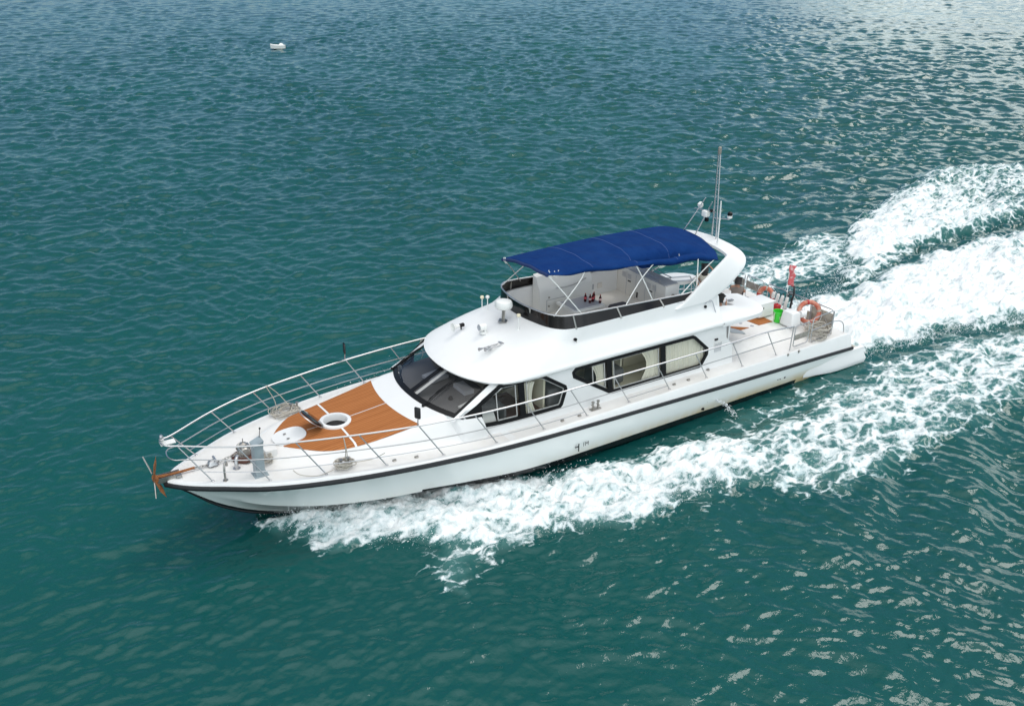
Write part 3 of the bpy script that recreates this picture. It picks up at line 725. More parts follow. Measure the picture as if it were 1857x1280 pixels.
# lip, inner wall, floor of the flybridge
inn=[]
for i in range(nH):
    b=Bc[i]; c=Vector((min(b.x,0.8),0,0)); d=Vector((0,-1,0)) if i<39 else (c-b).normalized()
    inn.append([(b.x,b.y,3.83),((b+d*0.03).x,(b+d*0.03).y,3.865),((b+d*0.10).x,(b+d*0.10).y,3.865),((b+d*0.13).x,(b+d*0.13).y,3.84),((b+d*0.15).x,(b+d*0.15).y,3.10)])
ir=inn+[[(x,-y,z) for x,y,z in r_] for r_ in reversed(inn[:-1])]
mb.grid(ir,flip=True)
ROOF=part('cabin_roof',mb,ROOFM,Y,ang=24)
mb=MB(); fl=[p[-1] for p in ir if p[-1][0]>-3.3]; fl=[( -3.3,fl[0][1],3.11)]+[(a,b,3.11) for a,b,c in fl]+[(-3.3,fl[-1][1],3.11)]
mb.add(fl,[tuple(range(len(fl)))]); mb.box((-3.32,0,3.0),(0.05,3.0,0.22)); mb.box((0.1,0,2.93),(6.6,3.6,0.04)); part('flybridge_floor',mb,CAB,ROOF,sm=False)

# roof wings aft (both sides), port one carries the deck plate beside the stair opening
def wing(outer,inner,name,m,z0=3.02,parent=ROOF,th=0.13):
    """outer & inner rows of (x,y,z): loft between with a rounded rim"""
    mb=MB(); n=len(outer); P=[]
    for i in range(n):
        o,q=Vector(outer[i]),Vector(inner[i]); row=[o+Vector((0,0,-th)),o+Vector((0,0,-0.06))]
        row.append(o)
        for s in (0.06,0.3,0.6,1.0): row.append(o.lerp(q,s)+Vector((0,0,0.02*math.sin(PI*s)+0.02)))
        row.append(q+Vector((0,0,-th))); P.append([tuple(p) for p in row])
    mb.grid(P,closed_v=True); mb.add(P[-1],[tuple(range(len(P[-1])))]); mb.add(P[0],[tuple(range(len(P[0])))])
    return part(name,mb,m,parent,ang=40)
po=[(-3.85,2.10,3.0),(-4.2,2.10,3.0),(-4.6,2.10,3.0),(-5.0,2.09,2.99),(-5.35,2.06,2.98),(-5.62,1.98,2.975),(-5.85,1.80,2.97),(-6.0,1.55,2.97),(-6.08,1.25,2.97),(-6.10,0.9,2.97),(-6.08,0.55,2.97)]
pin=[(-3.85,1.68,3.40),(-4.05,1.60,3.30),(-4.4,1.52,3.24),(-4.75,1.50,3.17),(-4.98,1.40,3.10),(-5.05,1.2,3.05),(-5.0,0.95,3.03),(-4.95,0.75,3.02),(-4.95,0.55,3.01),(-4.95,0.35,3.0),(-4.95,0.20,3.0)]
wing(po,pin,'roof_wing',ROOFM)
si=[(x,-max(y,1.12),min(z,3.05)) for x,y,z in [(-3.85,1.62,3.40),(-4.1,1.6,3.3),(-4.4,1.5,3.2),(-4.8,1.3,3.1),(-5.05,1.15,3.05),(-5.2,1.12,3.03),(-5.35,1.12,3.02),(-5.5,1.14,3.01),(-5.6,1.16,3.0)]]
si[0]=(-3.85,-1.66,3.40); si[1]=(-4.1,-1.62,3.25); si[2]=(-4.4,-1.5,3.12)
sou=[(x,-y,z) for x,y,z in po[:9]]; sou[-1]=(-6.02,-1.30,2.97)
wing(sou,si,'roof_wing',ROOFM)
# short rear shoulder closing the facet behind the tub, port and starboard
for sg in (1,-1):
    mb=MB(); P=[]
    for k in range(6):
        t=k/5; x=-3.85-0.12*t; zt_=3.83-0.12*sstep(t); P.append([(x,sg*2.06,2.99),(x,sg*1.75,3.40-0.05*t),(x,sg*1.66,zt_),(x,sg*1.50,zt_),(x,sg*1.48,3.0)])
    mb.grid(P,closed_v=True); mb.add(P[-1],[(0,1,2,3,4)]); part('roof_shoulder',mb,ROOFM,ROOF,ang=30)
mb=MB(); mb.box((-5.25,0.98,3.075),(0.20,0.10,0.02)); part('deck_latch',mb,DULL,ROOF)

# smoked wind screen panels with rail on top
def scr(i,h):   # along the tub edge, leaning in
    b=Bc[i]; c=Vector((min(b.x,0.8),0,0)); d=Vector((0,-1,0)) if i<39 else (c-b).normalized()
    return b,d
SP=[]
zt_tab=lambda x:4.03+0.055*max(0,min(4.4,x+2.2))/1.0*1.0
i0=next(i for i in range(nH) if Bc[i].x>-3.25)
half=[]
for i in range(i0,nH):
    b,d=scr(i,0); x=b.x; zt_=min(4.22,3.99+0.05*(x+2.6)) if x>-2.6 else 3.99-0.0*(x)
    nose_out=sstep((i-39)/20)
    lean=0.11 - 0.16*nose_out*0.6
    top=b+d*lean
    half.append(((b.x,b.y,3.84),(top.x,top.y,zt_)))
Hf=half+[((a[0],-a[1],a[2]),(c[0],-c[1],c[2])) for a,c in reversed(half[:-1])]
mb=MB(); mb.grid([[a,c] for a,c in Hf]); inner=[((a[0]*0.995,a[1]*0.992,a[2]),(c[0]*0.995,c[1]*0.992,c[2])) for a,c in Hf]; mb.grid([[a,c] for a,c in inner],flip=True)
SC=part('wind_screen',mb,BLACKG,ROOF,fixn=False)
mb=MB(); mb.tube([c for a,c in Hf],0.022,8); part('screen_rail',mb,STEEL,SC)
def near(x,y):
    return min(range(len(Hf)),key=lambda i:(Hf[i][1][0]-x)**2+(Hf[i][1][1]-y)**2)
for (x,y) in [(1.37,1.5),(-0.12,1.5),(-1.64,1.5),(2.1,0.54),(2.1,-0.54),(1.37,-1.5),(-0.12,-1.5),(-1.64,-1.5)]:
    a,c=Hf[near(x,y)]; a=Vector(a); c=Vector(c); o=Vector((a.x-0.2,a.y*0.9,0)); out=(Vector((a.x,a.y,0))-Vector((a.x*0.5,0,0))).normalized()*0.02
    mb=MB(); mb.tube([a+out+Vector((-0.10,0,-0.03)),c+out*0.5],0.03,6); part('screen_post',mb,DULL,SC)

# ---------------- flybridge furniture
mb=MB()
P=[]
for x in np.linspace(0.62,-1.35,9):
    t=(0.62-x)/1.97; P.append([(x,-1.50,3.10),(x,-1.10+0.04*math.sin(PI*t),3.10),(x,-1.13,3.75),(x,-1.16,3.88),(x,-1.22,3.95),(x,-1.34,4.20+0.10*t),(x,-1.50,4.25+0.10*t)])
mb.grid(P,closed_v=True); mb.add(P[0],[tuple(range(7))]); mb.add(P[-1],[tuple(range(7))])
con=part('helm_console',mb,PLW,Y,ang=35)
mb=MB(); mb.tube(smooth([(0.05,-1.16,3.80),(-0.4,-1.09,3.80),(-0.9,-1.12,3.86),(-1.12,-1.16,3.92)],6),0.016,6); part('grab_rail',mb,STEEL,con)
for z in (3.30,3.58):
    mb=MB(); mb.lathe((0.30,-1.09,z),[(0.03,0),(0.03,0.02)],10,(0,1,0)); part('hinge_knob',mb,DULL,con)
mb=MB(); mb.box((0.02,-1.085,3.50),(0.75,0.012,0.012)); mb.box((0.38,-1.085,3.33),(0.012,0.012,0.34)); part('door_seam',mb,GREYT,con,sm=False)
mb=MB(); mb.box((-0.38,-0.42,3.45),(1.15,0.92,0.10),bev=0.03); mb.box((-0.38,-0.42,3.25),(1.0,0.75,0.30),bev=0.03); bt=part('table_bench',mb,PLW,Y)
mb=MB(); mb.box((-0.38,-0.42,3.504),(0.98,0.74,0.010)); part('bench_top',mb,GREYT,bt,sm=False)
mb=MB(); mb.box((-1.28,0.42,3.44),(0.62,0.62,0.16),bev=0.07); mb.box((-1.28,0.42,3.24),(0.4,0.4,0.26)); part('cushioned_seat',mb,DARKC,Y)
# bar cabinet
mb=MB(); mb.box((-2.93,-0.40,3.52),(0.55,2.28,0.84),bev=0.02); bar=part('bar_cabinet',mb,CAB,Y)
mb=MB(); mb.box((-2.93,-0.40,3.95),(0.50,2.20,0.03)); part('countertop',mb,GREYT,bar,sm=False)
mb=MB(); mb.box((-2.93,0.745,3.52),(0.55,0.012,0.82)); part('end_panel',mb,GEL,bar,sm=False)
mb=MB()
for x in (-2.72,-3.14): mb.tube([(x,-1.35,4.06),(x,0.45,4.06)],0.014,6)
for x in (-2.72,-3.14):
    for y in (-1.3,-0.45,0.4): mb.tube([(x,y,3.96),(x,y,4.06)],0.014,6)
part('counter_rail',mb,STEEL,bar)
mb=MB()
for y in (-1.05,-0.60,-0.15,0.30): mb.box((-2.652,y,3.50),(0.006,0.010,0.76))
for y0 in (-1.18,-0.92,0.0,0.26):
    for k in range(6): mb.box((-2.650,y0+0.0,3.68+0.028*k),(0.006,0.18,0.008))
part('door_seam',mb,GREYT,bar,sm=False)
for y in (-0.90,0.12):
    mb=MB(); mb.box((-2.64,y,3.60),(0.02,0.12,0.03)); part('door_handle',mb,BLACKP,bar)
mb=MB(); mb.box((-2.645,-0.50,3.27),(0.02,0.05,0.17)); part('socket',mb,BLACKP,bar)
mb=MB(); mb.lathe((-2.95,0.76,3.62),[(0.05,0),(0.05,0.03),(0.02,0.03),(0.02,0.06)],12,(0,1,0)); mb.tube([(-2.95,0.80,3.62),(-2.82,0.84,3.50)],0.014,6); part('tap',mb,DULL,bar)
for x,m_ in ((-1.62,GREYT),(-1.95,CAB)):
    mb=MB(); mb.box((x,-1.49,3.40),(0.17,0.02,0.17)); part('switch_plate',mb,m_,ROOF,sm=False)
mb=MB(); mb.lathe((-1.42,-1.49,3.34),[(0.05,0),(0.05,0.03)],12,(0,1,0)); part('green_dial',mb,mat('dark_green',(0.03,0.16,0.10),0.5),ROOF)

# ---------------- radar arch
def arch_sec(p,wd,th,rot):
    """rounded flat section: width along x-ish dir, thickness"""
    return p,wd,th,rot
AP=[] # centre line port: (x,y,z,width,thickness)
A0=[(-2.90,1.70,3.66,1.42,0.12),(-3.35,1.67,3.88,1.08,0.11),(-3.85,1.62,4.14,0.84,0.11),(-4.35,1.54,4.40,0.72,0.11),(-4.76,1.42,4.61,0.66,0.12),(-4.90,1.20,4.72,0.62,0.13),(-4.92,0.8,4.80,0.60,0.13),(-4.92,0.3,4.84,0.60,0.13),(-4.92,0,4.85,0.60,0.13)]
C_=smooth([a[:3] for a in A0],6); Wd=np.interp(np.linspace(0,8,len(C_)),range(9),[a[3] for a in A0]); Th=np.interp(np.linspace(0,8,len(C_)),range(9),[a[4] for a in A0])
C2=C_+[Vector((p.x,-p.y,p.z)) for p in reversed(C_[:-1])]; Wd=list(Wd)+list(Wd[::-1][1:]); Th=list(Th)+list(Th[::-1][1:])
P=[]
for i,p in enumerate(C2):
    t=(C2[min(i+1,len(C2)-1)]-C2[max(i-1,0)]).normalized()
    # width direction: along boat x, tilted to stay perpendicular; near the feet it is horizontal
    k=min(i,len(C2)-1-i)/(len(C_)-1)
    wdir=Vector((1,0,0)); hor=1-sstep(k*2.2)
    wperp=(wdir-t*wdir.dot(t)).normalized(); wdv=(wdir*hor+wperp*(1-hor)).normalized()
    nrm=t.cross(wdv).normalized(); row=[]
    hw,ht_=Wd[i]/2,Th[i]/2
    for a in np.linspace(0,2*PI,21)[:-1]:
        ca,sa=math.cos(a),math.sin(a); cx=math.copysign(abs(ca)**0.40,ca)*hw; cy=math.copysign(abs(sa)**0.35,sa)*ht_
        row.append(tuple(p+wdv*cx+nrm*cy))
    P.append(row)
mb=MB(); mb.grid(P,closed_v=True); mb.add(P[0],[tuple(range(20))]); mb.add(P[-1],[tuple(range(20))])
ARCH=part('radar_arch',mb,ROOFM,Y,ang=45)

mb=MB(); mb.tube([(-2.30,1.672,3.83),(-3.0,1.71,3.72),(-3.62,1.735,3.62)],0.006,4); part('joint_line',mb,GREYT,ARCH)
# mast on the arch: tripod of tubes, ladder bars, lights
mb=MB(); top=Vector((-5.05,0.0,7.50)); b1=Vector((-5.25,-0.12,4.9)); b2=Vector((-5.05,0.25,4.9))
mb.tube([b1,top+Vector((-0.02,-0.06,0))],0.022,6); mb.tube([b2,top+Vector((0.02,0.06,0))],0.022,6); mb.tube([(-4.85,-0.45,4.9),(-5.08,-0.10,6.0)],0.02,6)
for k in range(1,26):
    t=k/26; mb.tube([b1.lerp(top+Vector((-0.02,-0.06,0)),t),b2.lerp(top+Vector((0.02,0.06,0)),t)],0.008,4,cap=False)
mb.tube([(-4.5,-0.85,4.7),(-4.98,-0.30,6.1)],0.018,6); mb.tube([(-5.0,-0.75,5.65),(-5.05,0.10,5.72)],0.018,6); mb.tube([(-5.05,0.10,5.55),(-5.15,0.62,5.62)],0.018,6)
MAST=part('mast',mb,STEEL,Y)
mb=MB(); mb.lathe(top,[(0.04,0),(0.055,0.03),(0.055,0.20),(0.03,0.23)],12); part('masthead_light',mb,WOODG,MAST)
mb=MB(); mb.box((-5.0,-0.25,5.60),(0.18,0.22,0.20),bev=0.03); part('mast_speaker',mb,PLW,MAST)
mb=MB(); mb.lathe((-5.0,-0.52,5.72),[(0.05,0),(0.09,0.05),(0.09,0.13),(0.03,0.19)],12); part('anchor_light',mb,PLW,MAST)
mb=MB(); mb.lathe((-5.15,0.62,5.64),[(0.04,0),(0.08,0.03),(0.08,0.10)],12); sp=part('deck_floodlight',mb,PLW,MAST)
mb=MB(); mb.lathe((-5.15,0.62,5.74),[(0.075,0),(0.075,0.09),(0.02,0.12)],12); part('lamp_glass',mb,BLACKP,sp)
mb=MB(); mb.lathe((-5.0,-0.02,5.70),[(0.03,0),(0.05,0.03),(0.04,0.10)],10); mb.box((-5.02,-0.2,5.42),(0.08,0.1,0.12)); part('mast_lamp',mb,BLACKP,MAST)
mb=MB(); mb.tube([(-4.75,0.62,4.92),(-4.72,0.62,5.9),(-4.70,0.62,6.25)],[0.026,0.024,0.02],8); part('whip_antenna',mb,PLW,Y)

# ---------------- canopy (bimini)
def lerp_tab(t,tab): return np.interp(t,[a[0] for a in tab],[a[1] for a in tab])
# starboard edge and port edge, from front (t=0) to rear (t=1)
Sx=lambda t:1.82-6.35*t; Sz=lambda t:5.03+0.13*math.sin(PI*min(1,t*1.05))**0.7
def canopy(t,v):
    """v 0 starboard .. 1 port"""
    x_s=1.85-6.45*t-0.10*math.sin(PI*t); x_p=2.05-6.45*t
    y_s=-1.22; y_p=1.18+0.12*math.sin(PI*t)
    z_s=5.06+0.09*math.sin(PI*t); 
    z_p=float(np.interp(t,[0,0.06,0.16,0.30,0.42,0.5,0.62,0.75,0.9,1.0],[5.38,5.36,5.34,5.26,5.18,5.12,5.08,5.00,4.90,4.84]))
    # rounded rear
    rear=max(0,t-0.84)/0.16; vv_=(v-0.5)*2
    x=x_s+(x_p-x_s)*v + 0.30*rear*rear*abs(vv_)**2.6*1.0 - 0.15*rear
    y=y_s+(y_p-y_s)*v
    z=z_s+(z_p-z_s)*v
    dome=0.16*(1-abs(vv_)**2.2); ribs=0.035*abs(math.sin(PI*t*4))**0.8
    z+=dome*(0.55+0.45*math.sin(PI*min(1,t*1.1+0.02)))-ribs*(1-abs(vv_)**4)*0.8
    # folds on the port half: a deep valley at t~.5-.75 and a lifted flap forward
    fold=0.10*math.exp(-((v-0.78-0.10*math.sin(3*t))/0.048)**2)*sstep((t-0.42)/0.12)*(1-sstep((t-0.80)/0.12))
    z-=fold*3.4
    z+=0.055*math.exp(-((v-0.66)/0.08)**2)*sstep((t-0.40)/0.1)*(1-sstep((t-0.75)/0.2))
    z+=0.025*math.sin(11*t+9*v)*v*sstep((t-0.2)/0.2)*(1-sstep((t-0.62)/0.1))+0.018*math.sin(23*t-17*v)*v+0.012*math.sin(31*t+8*v)*v*v
    z-=0.14*rear**2*(0.4+0.6*v)
    return (x,y,z)
P=[[canopy(i/90,j/36) for j in range(37)] for i in range(91)]
# hem: fabric turns down at both sides; forward port flap hangs as a deeper valance
for i,row in enumerate(P):
    t=i/90; a=row[0]; b=row[-1]
    flap=0.05*sstep((t-0.03)/0.12)*(1-sstep((t-0.36)/0.10))+0.10*sstep((t-0.5)/0.1)*(1-sstep((t-0.9)/0.1))
    row[:0]=[(a[0],a[1]+0.01,a[2]-0.07)]
    row+= [(b[0],b[1]+0.045,b[2]-0.05-flap*0.3),(b[0],b[1]+0.02-flap*0.5,b[2]-0.07-flap)]
mb=MB(); mb.grid(P); CAN=part('canvas_canopy',mb,BLUE,Y,ang=80)
CAN.modifiers.new('thick','SOLIDIFY').thickness=0.008
# stitched seams
mb=MB()
for t in (0.23,0.47,0.71):
    mb.tube([tuple(np.array(canopy(t,v))+(0,0,0.004)) for v in np.linspace(0,1,30)],0.006,4)
part('canvas_seam',mb,mat('pale_thread',(0.10,0.16,0.38),0.9),CAN)
# rolled front end with pale ties
mb=MB(); mb.tube([tuple(np.array(canopy(0.0,v))+(0.01,0,-0.05)) for v in np.linspace(-0.02,1.02,20)],0.05,8); part('rolled_edge',mb,mat('navy_canvas',(0.010,0.030,0.12),0.8),CAN)
mb=MB()
for v,t in ((0.03,0),(0.06,0),(0.93,0.03),(0.965,0.05),(0.94,0.075),(0.99,0.02)):
    p=np.array(canopy(t,v)); mb.tube([p+(0.03,0,0.03),p+(0.05,0.03,-0.06),p+(0.0,0.05,-0.14)],0.014,5)
part('tie_strap',mb,PLW,CAN)
# frame: curved tubes crossing in X on both sides
FR=None
mb=MB(); 
def legs(sg):
    out=[]
    yb=1.53*sg
    ct=lambda t:canopy(t,1.0 if sg>0 else 0.0)
    for base,tt,bow in [((1.05,yb,4.12),0.0,0.0),((1.86,yb*0.86,4.18),0.19,0.35),((-1.45,yb,4.04),0.46,0.0),((-0.45,yb,4.08),0.57,-0.25),((-3.15,yb,4.0),0.84,0.0),((-2.55,yb,4.0),0.97,0.0)]:
        e=Vector(ct(tt)); b=Vector(base); m=b.lerp(e,0.62)+Vector((-bow*0.5,0,bow*0.2)); out.append([b,m,e+Vector((0,0,-0.04))])
    return out
for sg in (1,-1):
    for q in legs(sg):
        m_=MB(); m_.tube(smooth(q,6),0.016,7); o=part('canopy_bow',m_,WPAINT if sg>0 else STEEL,CAN)
for t in (0.0,0.27,0.5,0.78,0.93):
    m_=MB(); m_.tube([tuple(np.array(canopy(t,v))+(0,0,-0.035)) for v in np.linspace(0,1,16)],0.018,6); part('canopy_bow',m_,STEEL,CAN)

# ---------------- roof gear
def roofz(x,y):
    best=min(((px-x)**2+(py-y)**2,pz) for row in rows for (px,py,pz) in row[3:]); return best[1]
z=roofz(2.64,0.0)
mb=MB(); mb.box((2.64,0.0,z+0.01),(0.24,0.24,0.02),rot=0.78); mb.tube([(2.64,-0.03,z),(2.62,-0.03,4.12)],0.025,8); mb.tube([(2.64,0.05,z),(2.62,0.05,4.12)],0.025,8); mb.lathe((2.62,0,4.08),[(0.08,0),(0.19,0.04),(0.22,0.05)],24); rd=part('radar_pedestal',mb,DULL,Y)
mb=MB(); mb.lathe((2.62,0,4.12),[(0.20,0),(0.235,0.025),(0.25,0.07),(0.24,0.15),(0.215,0.20),(0.15,0.225),(0.045,0.235)],32); part('radar_dome',mb,PLW,rd)
for x,y,h,m_ in ((2.52,-1.30,0.34,CREAM),(2.54,-0.97,0.36,PLW),(2.56,0.66,0.36,CREAM)):
    zb=roofz(x,y)-0.02; mb=MB(); mb.lathe((x,y,zb),[(0.035,0),(0.035,0.02),(0.014,0.03),(0.014,h)],10); a=part('antenna_mast',mb,PLW,Y)
    mb=MB(); mb.lathe((x,y,zb+h),[(0.02,0),(0.05,0.02),(0.062,0.05),(0.05,0.085),(0.02,0.10)],14); part('antenna_cap',mb,m_,a)
zb=roofz(3.65,-0.70); mb=MB(); mb.lathe((3.62,-0.70,zb+0.12),[(0.03,0),(0.045,0.05),(0.06,0.12),(0.11,0.22),(0.12,0.225),(0.05,0.12)],18,(1,0.05,0)); hs=part('loudhailer',mb,PLW,Y)
mb=MB(); mb.lathe((3.60,-0.70,zb+0.12),[(0.055,0),(0.06,0.10),(0.05,0.12)],12,(-1,-0.05,0)); mb.tube([(3.57,-0.70,zb),(3.57,-0.70,zb+0.12)],0.02,6); part('driver_unit',mb,BLACKP,hs)
zb=roofz(3.30,0.05); mb=MB(); mb.lathe((3.30,0.05,zb-0.02),[(0.11,0),(0.10,0.05),(0.06,0.07)],18); mb.lathe((3.22,0.05,zb+0.16),[(0.06,0),(0.10,0.03),(0.105,0.2),(0.095,0.22)],18,(1,0,0.05)); mb.box((3.30,0.15,zb+0.10),(0.05,0.02,0.14)); sl=part('searchlight',mb,PLW,Y)
mb=MB(); mb.lathe((3.445,0.05,zb+0.172),[(0.085,0),(0.085,0.006)],16,(1,0,0.05)); part('lens',mb,GREYT,sl)
zb=roofz(3.5,0.80)+0.07; mb=MB()
for dy,x1 in ((0.0,3.92),(0.12,3.80)):
    mb.lathe((3.22,0.76+dy,zb),[(0.02,0),(0.014,0.1),(0.018,x1-3.35),(0.045,x1-3.22),(0.047,x1-3.215)],12,(1,0.10,0.0))
mb.box((3.20,0.80,zb),(0.10,0.20,0.06),bev=0.015); mb.box((3.2,0.80,zb-0.05),(0.05,0.05,0.08)); mb.box((3.58,0.84,zb-0.035),(0.03,0.18,0.07)); part('air_horn',mb,STEEL,Y)
# little lamps on the coaming side
for x,zz in ((1.42,3.55),(-3.38,3.50)):
    y=1.69; mb=MB(); mb.lathe((x,y,zz),[(0.03,0),(0.045,0.02),(0.045,0.07)],12,(0,1,0.2)); lm=part('courtesy_lamp',mb,BLACKP,ROOF)
    mb=MB(); mb.tube(smooth([(x-0.02,y+0.05,zz-0.03),(x-0.05,y+0.04,zz-0.12),(x+0.06,y+0.03,zz-0.16)],5),0.008,5); part('wire',mb,DULL,lm)
mb=MB(); mb.tube(smooth([(-3.38,1.72,3.60),(-3.47,1.74,3.68),(-3.60,1.76,3.66),(-3.66,1.80,3.5),(-3.72,1.86,3.28),(-3.74,1.96,3.10)],6),0.014,6); part('drip_hose',mb,GREYT,ROOF)
mb=MB(); mb.box((-2.15,2.02,2.90),(0.20,0.02,0.05)); part('name_vent',mb,GREYT,ROOF)

# ---------------- guard rails
PB=[(11.12,.68,1.76,-.40),(9.96,1.32,1.74,-.34),(8.73,1.74,1.73,-.26),(7.3,2.08,1.69,-.21),(5.85,2.33,1.65,-.16),(4.37,2.47,1.62,-.11),(2.91,2.50,1.60,-.05),(1.48,2.50,1.60,-.02),(0,2.50,1.60,0),(-1.51,2.50,1.60,.02),(-2.97,2.50,1.60,.03),(-4.46,2.50,1.60,.03),(-5.96,2.48,1.60,.04)]
LEAN=0.60; HH=0.94
RAIL=bpy.data.objects.new('guard_rail',None)
for sg in (1,-1):
    def rp(k,h):
        x,y,z_,dy=PB[k]; return Vector((x+LEAN*h,sg*(y+dy*h),z_+HH*h))
    pts=[rp(k,1.0) for k in range(13)]
    if sg>0:
        other=[Vector((p.x,-p.y,p.z)) for p in pts]
        nose=[Vector((11.95,0.20,2.74)),Vector((12.02,0.0,2.76)),Vector((11.95,-0.20,2.74))]
        top=list(reversed(pts))+nose+other
        allp=[Vector((-6.62,2.48,2.42))]+top+[Vector((-6.62,-2.48,2.42))]
        mb=MB(); mb.tube(smooth(allp,5),0.022,8)
        mb.tube([(-6.60,2.48,2.42),(-6.58,2.47,1.60)],0.02,6); mb.tube([(-6.60,-2.48,2.42),(-6.58,-2.47,1.60)],0.02,6)
        GR=part('guard_rail',mb,STEEL,Y)
        mid=[rp(k,0.62-0.12*sstep(k/6)) for k in range(13)]; mo=[Vector((p.x,-p.y,p.z)) for p in mid]
        nose=[Vector((11.83,0.28,2.36)),Vector((11.92,0.0,2.36)),Vector((11.83,-0.28,2.36))]
        mb=MB(); mb.tube(smooth([Vector((-6.58,2.48,2.05))]+list(reversed(mid))+nose+mo+[Vector((-6.58,-2.48,2.05))],5),0.015,7); part('middle_rail',mb,STEEL,GR)
    lo=[rp(k,0.27-0.13*sstep((k-3)/4)) for k in range(12)]
    mb=MB(); mb.tube(smooth(lo[:8],5),0.012,6)
    mb.tube([lo[8],lo[9]],0.012,6); part('lower_rail',mb,STEEL,GR)
    for k in range(13):
        mb=MB(); b=rp(k,0); mb.tube([b,rp(k,1)],0.016,7); mb.lathe(b+Vector((0,0,-0.01)),[(0.04,0),(0.04,0.02),(0.02,0.035)],10); part('stanchion',mb,STEEL,GR)
    # mirrors on tall brackets over the fifth stanchion
    e=rp(4,1); mb=MB(); mb.tube(smooth([e,e+Vector((0.02,0,0.05)),e+Vector((0.0,0,0.32))],4),0.014,6); mr=part('mirror_bracket',mb,STEEL,GR)
    mb=MB(); mb.box(e+Vector((0.02,0,0.36)),(0.05,0.17,0.30),rot=0.5 if sg>0 else -0.2,bev=0.02); part('wing_mirror',mb,MIRR,mr)
# bow light on the pulpit
mb=MB(); mb.tube([(11.98,0,2.70),(11.98,0,2.80)],0.05,8); mb.box((11.86,0,2.70),(0.34,0.20,0.02)); bl=part('bow_light_bracket',mb,PLW,GR)
mb=MB(); mb.lathe((11.98,0,2.80),[(0.06,0),(0.06,0.03),(0.045,0.04),(0.05,0.09),(0.03,0.13)],12); part('bow_light',mb,STEEL,bl)

# ---------------- bow fittings
mb=MB(); P=[]
mb.box((12.0,0.10,1.80),(0.62,0.02,0.13)); mb.box((12.0,-0.10,1.80),(0.62,0.02,0.13)); mb.box((12.0,0,1.745),(0.62,0.20,0.02)); mb.box((11.75,0.14,1.83),(0.12,0.08,0.06))
br=part('bow_roller',mb,DULL,Y,sm=False)
mb=MB(); mb.lathe((12.25,-0.10,1.80),[(0.06,0),(0.035,0.1),(0.06,0.2)],12,(0,1,0)); part('roller',mb,BLACKP,br)
wz=HD(10.15,0)
mb=MB(); mb.lathe((10.15,0.02,wz),[(0.24,0),(0.24,0.04),(0.17,0.06),(0.15,0.20),(0.12,0.22)],20); mb.lathe((10.15,-0.22,wz+0.18),[(0.11,0),(0.13,0.03),(0.07,0.08),(0.07,0.30),(0.13,0.36),(0.11,0.40)],16,(0,1,0)); mb.box((10.10,0.0,wz+0.24),(0.22,0.20,0.16),bev=0.03); mb.lathe((10.14,0,wz+0.30),[(0.09,0),(0.09,0.06),(0.03,0.08),(0.012,0.09),(0.012,0.2)],12); wl_=part('anchor_windlass',mb,DULL,Y)
mb=MB(); mb.lathe((10.16,0.04,wz),[(0.30,0.0),(0.30,0.05),(0.27,0.07)],20); part('windlass_base',mb,WOODD,wl_)
px,py=10.06,0.93; pz=HD(px,py)
mb=MB(); q0=[(-.10,-.13),(.12,-.13),(.12,.13),(-.10,.13)]; v=[]
for z_,ox,sc_ in ((0,0.02,0.95),(0.70,-0.01,1.0),(0.80,-0.02,1.15)):
    for a,b in q0: v.append((px+ox+a*sc_,py-0.08*(z_/0.8)+b*sc_,pz+z_))
v=[(p[0],p[1],p[2]+(0.10 if i>=8 and i in (8,11) else 0)) for i,p in enumerate(v)]
mb.add(v,[(3,2,1,0),(8,9,10,11)]+[(k*4+i,k*4+(i+1)%4,(k+1)*4+(i+1)%4,(k+1)*4+i) for k in (0,1) for i in range(4)]); mb.box((px+0.02,py,pz+0.012),(0.34,0.34,0.02)); pdl=part('control_pedestal',mb,GREYP,Y,sm=False)
mb=MB(); mb.tube([(px-0.10,py-0.15,pz+0.86),(px-0.16,py-0.22,pz+1.08)],0.008,6); mb.lathe((px-0.16,py-0.22,pz+1.06),[(0.008,0),(0.025,0.015),(0.025,0.035),(0.01,0.05)],10); part('control_lever',mb,BLACKP,pdl)
z_=HD(10.9,0); mb=MB(); mb.box((10.92,0.02,z_+0.08),(0.26,0.22,0.16),bev=0.05,tap=0.8); mb.tube([(10.86,-0.11,z_+0.17),(10.86,0.15,z_+0.17)],0.03,8); part('chain_stopper',mb,STEEL,Y)
mb=MB(); z_=HD(10.8,.6); mb.tube(smooth([(10.86,0.80,z_),(10.86,0.80,z_+0.30),(10.82,0.74,z_+0.40),(10.76,0.64,z_+0.38),(10.74,0.60,z_+0.26)],5),0.028,8); mb.lathe((10.86,0.80,z_-0.005),[(0.06,0),(0.06,0.02)],12); part('vent_pipe',mb,DULL,Y)
mb=MB(); z_=HD(10.45,.36); mb.tube(smooth([(10.47,0.42,z_),(10.47,0.42,z_+0.14),(10.44,0.36,z_+0.22),(10.38,0.26,z_+0.23)],5),0.045,10); mb.lathe((10.47,0.42,z_-0.005),[(0.09,0),(0.09,0.015)],14); part('vent_pipe',mb,STEEL,Y)
mb=MB(); z_=HD(9.65,.4); mb.box((9.62,0.36,z_+0.10),(0.30,0.34,0.22),bev=0.02); part('deck_box',mb,DECKM,Y)
def cleat(x,y,z_):
    mb=MB(); mb.box((x,y,z_+0.01),(0.34,0.13,0.02))
    for dx in (-0.09,0.09): mb.tube([(x+dx,y,z_),(x+dx,y,z_+0.22)],0.028,8); mb.lathe((x+dx,y,z_+0.21),[(0.045,0),(0.045,0.03)],10); mb.tube([(x+dx,y-0.07,z_+0.12),(x+dx,y+0.07,z_+0.12)],0.014,6)
    part('mooring_bitt',mb,DULL,Y)
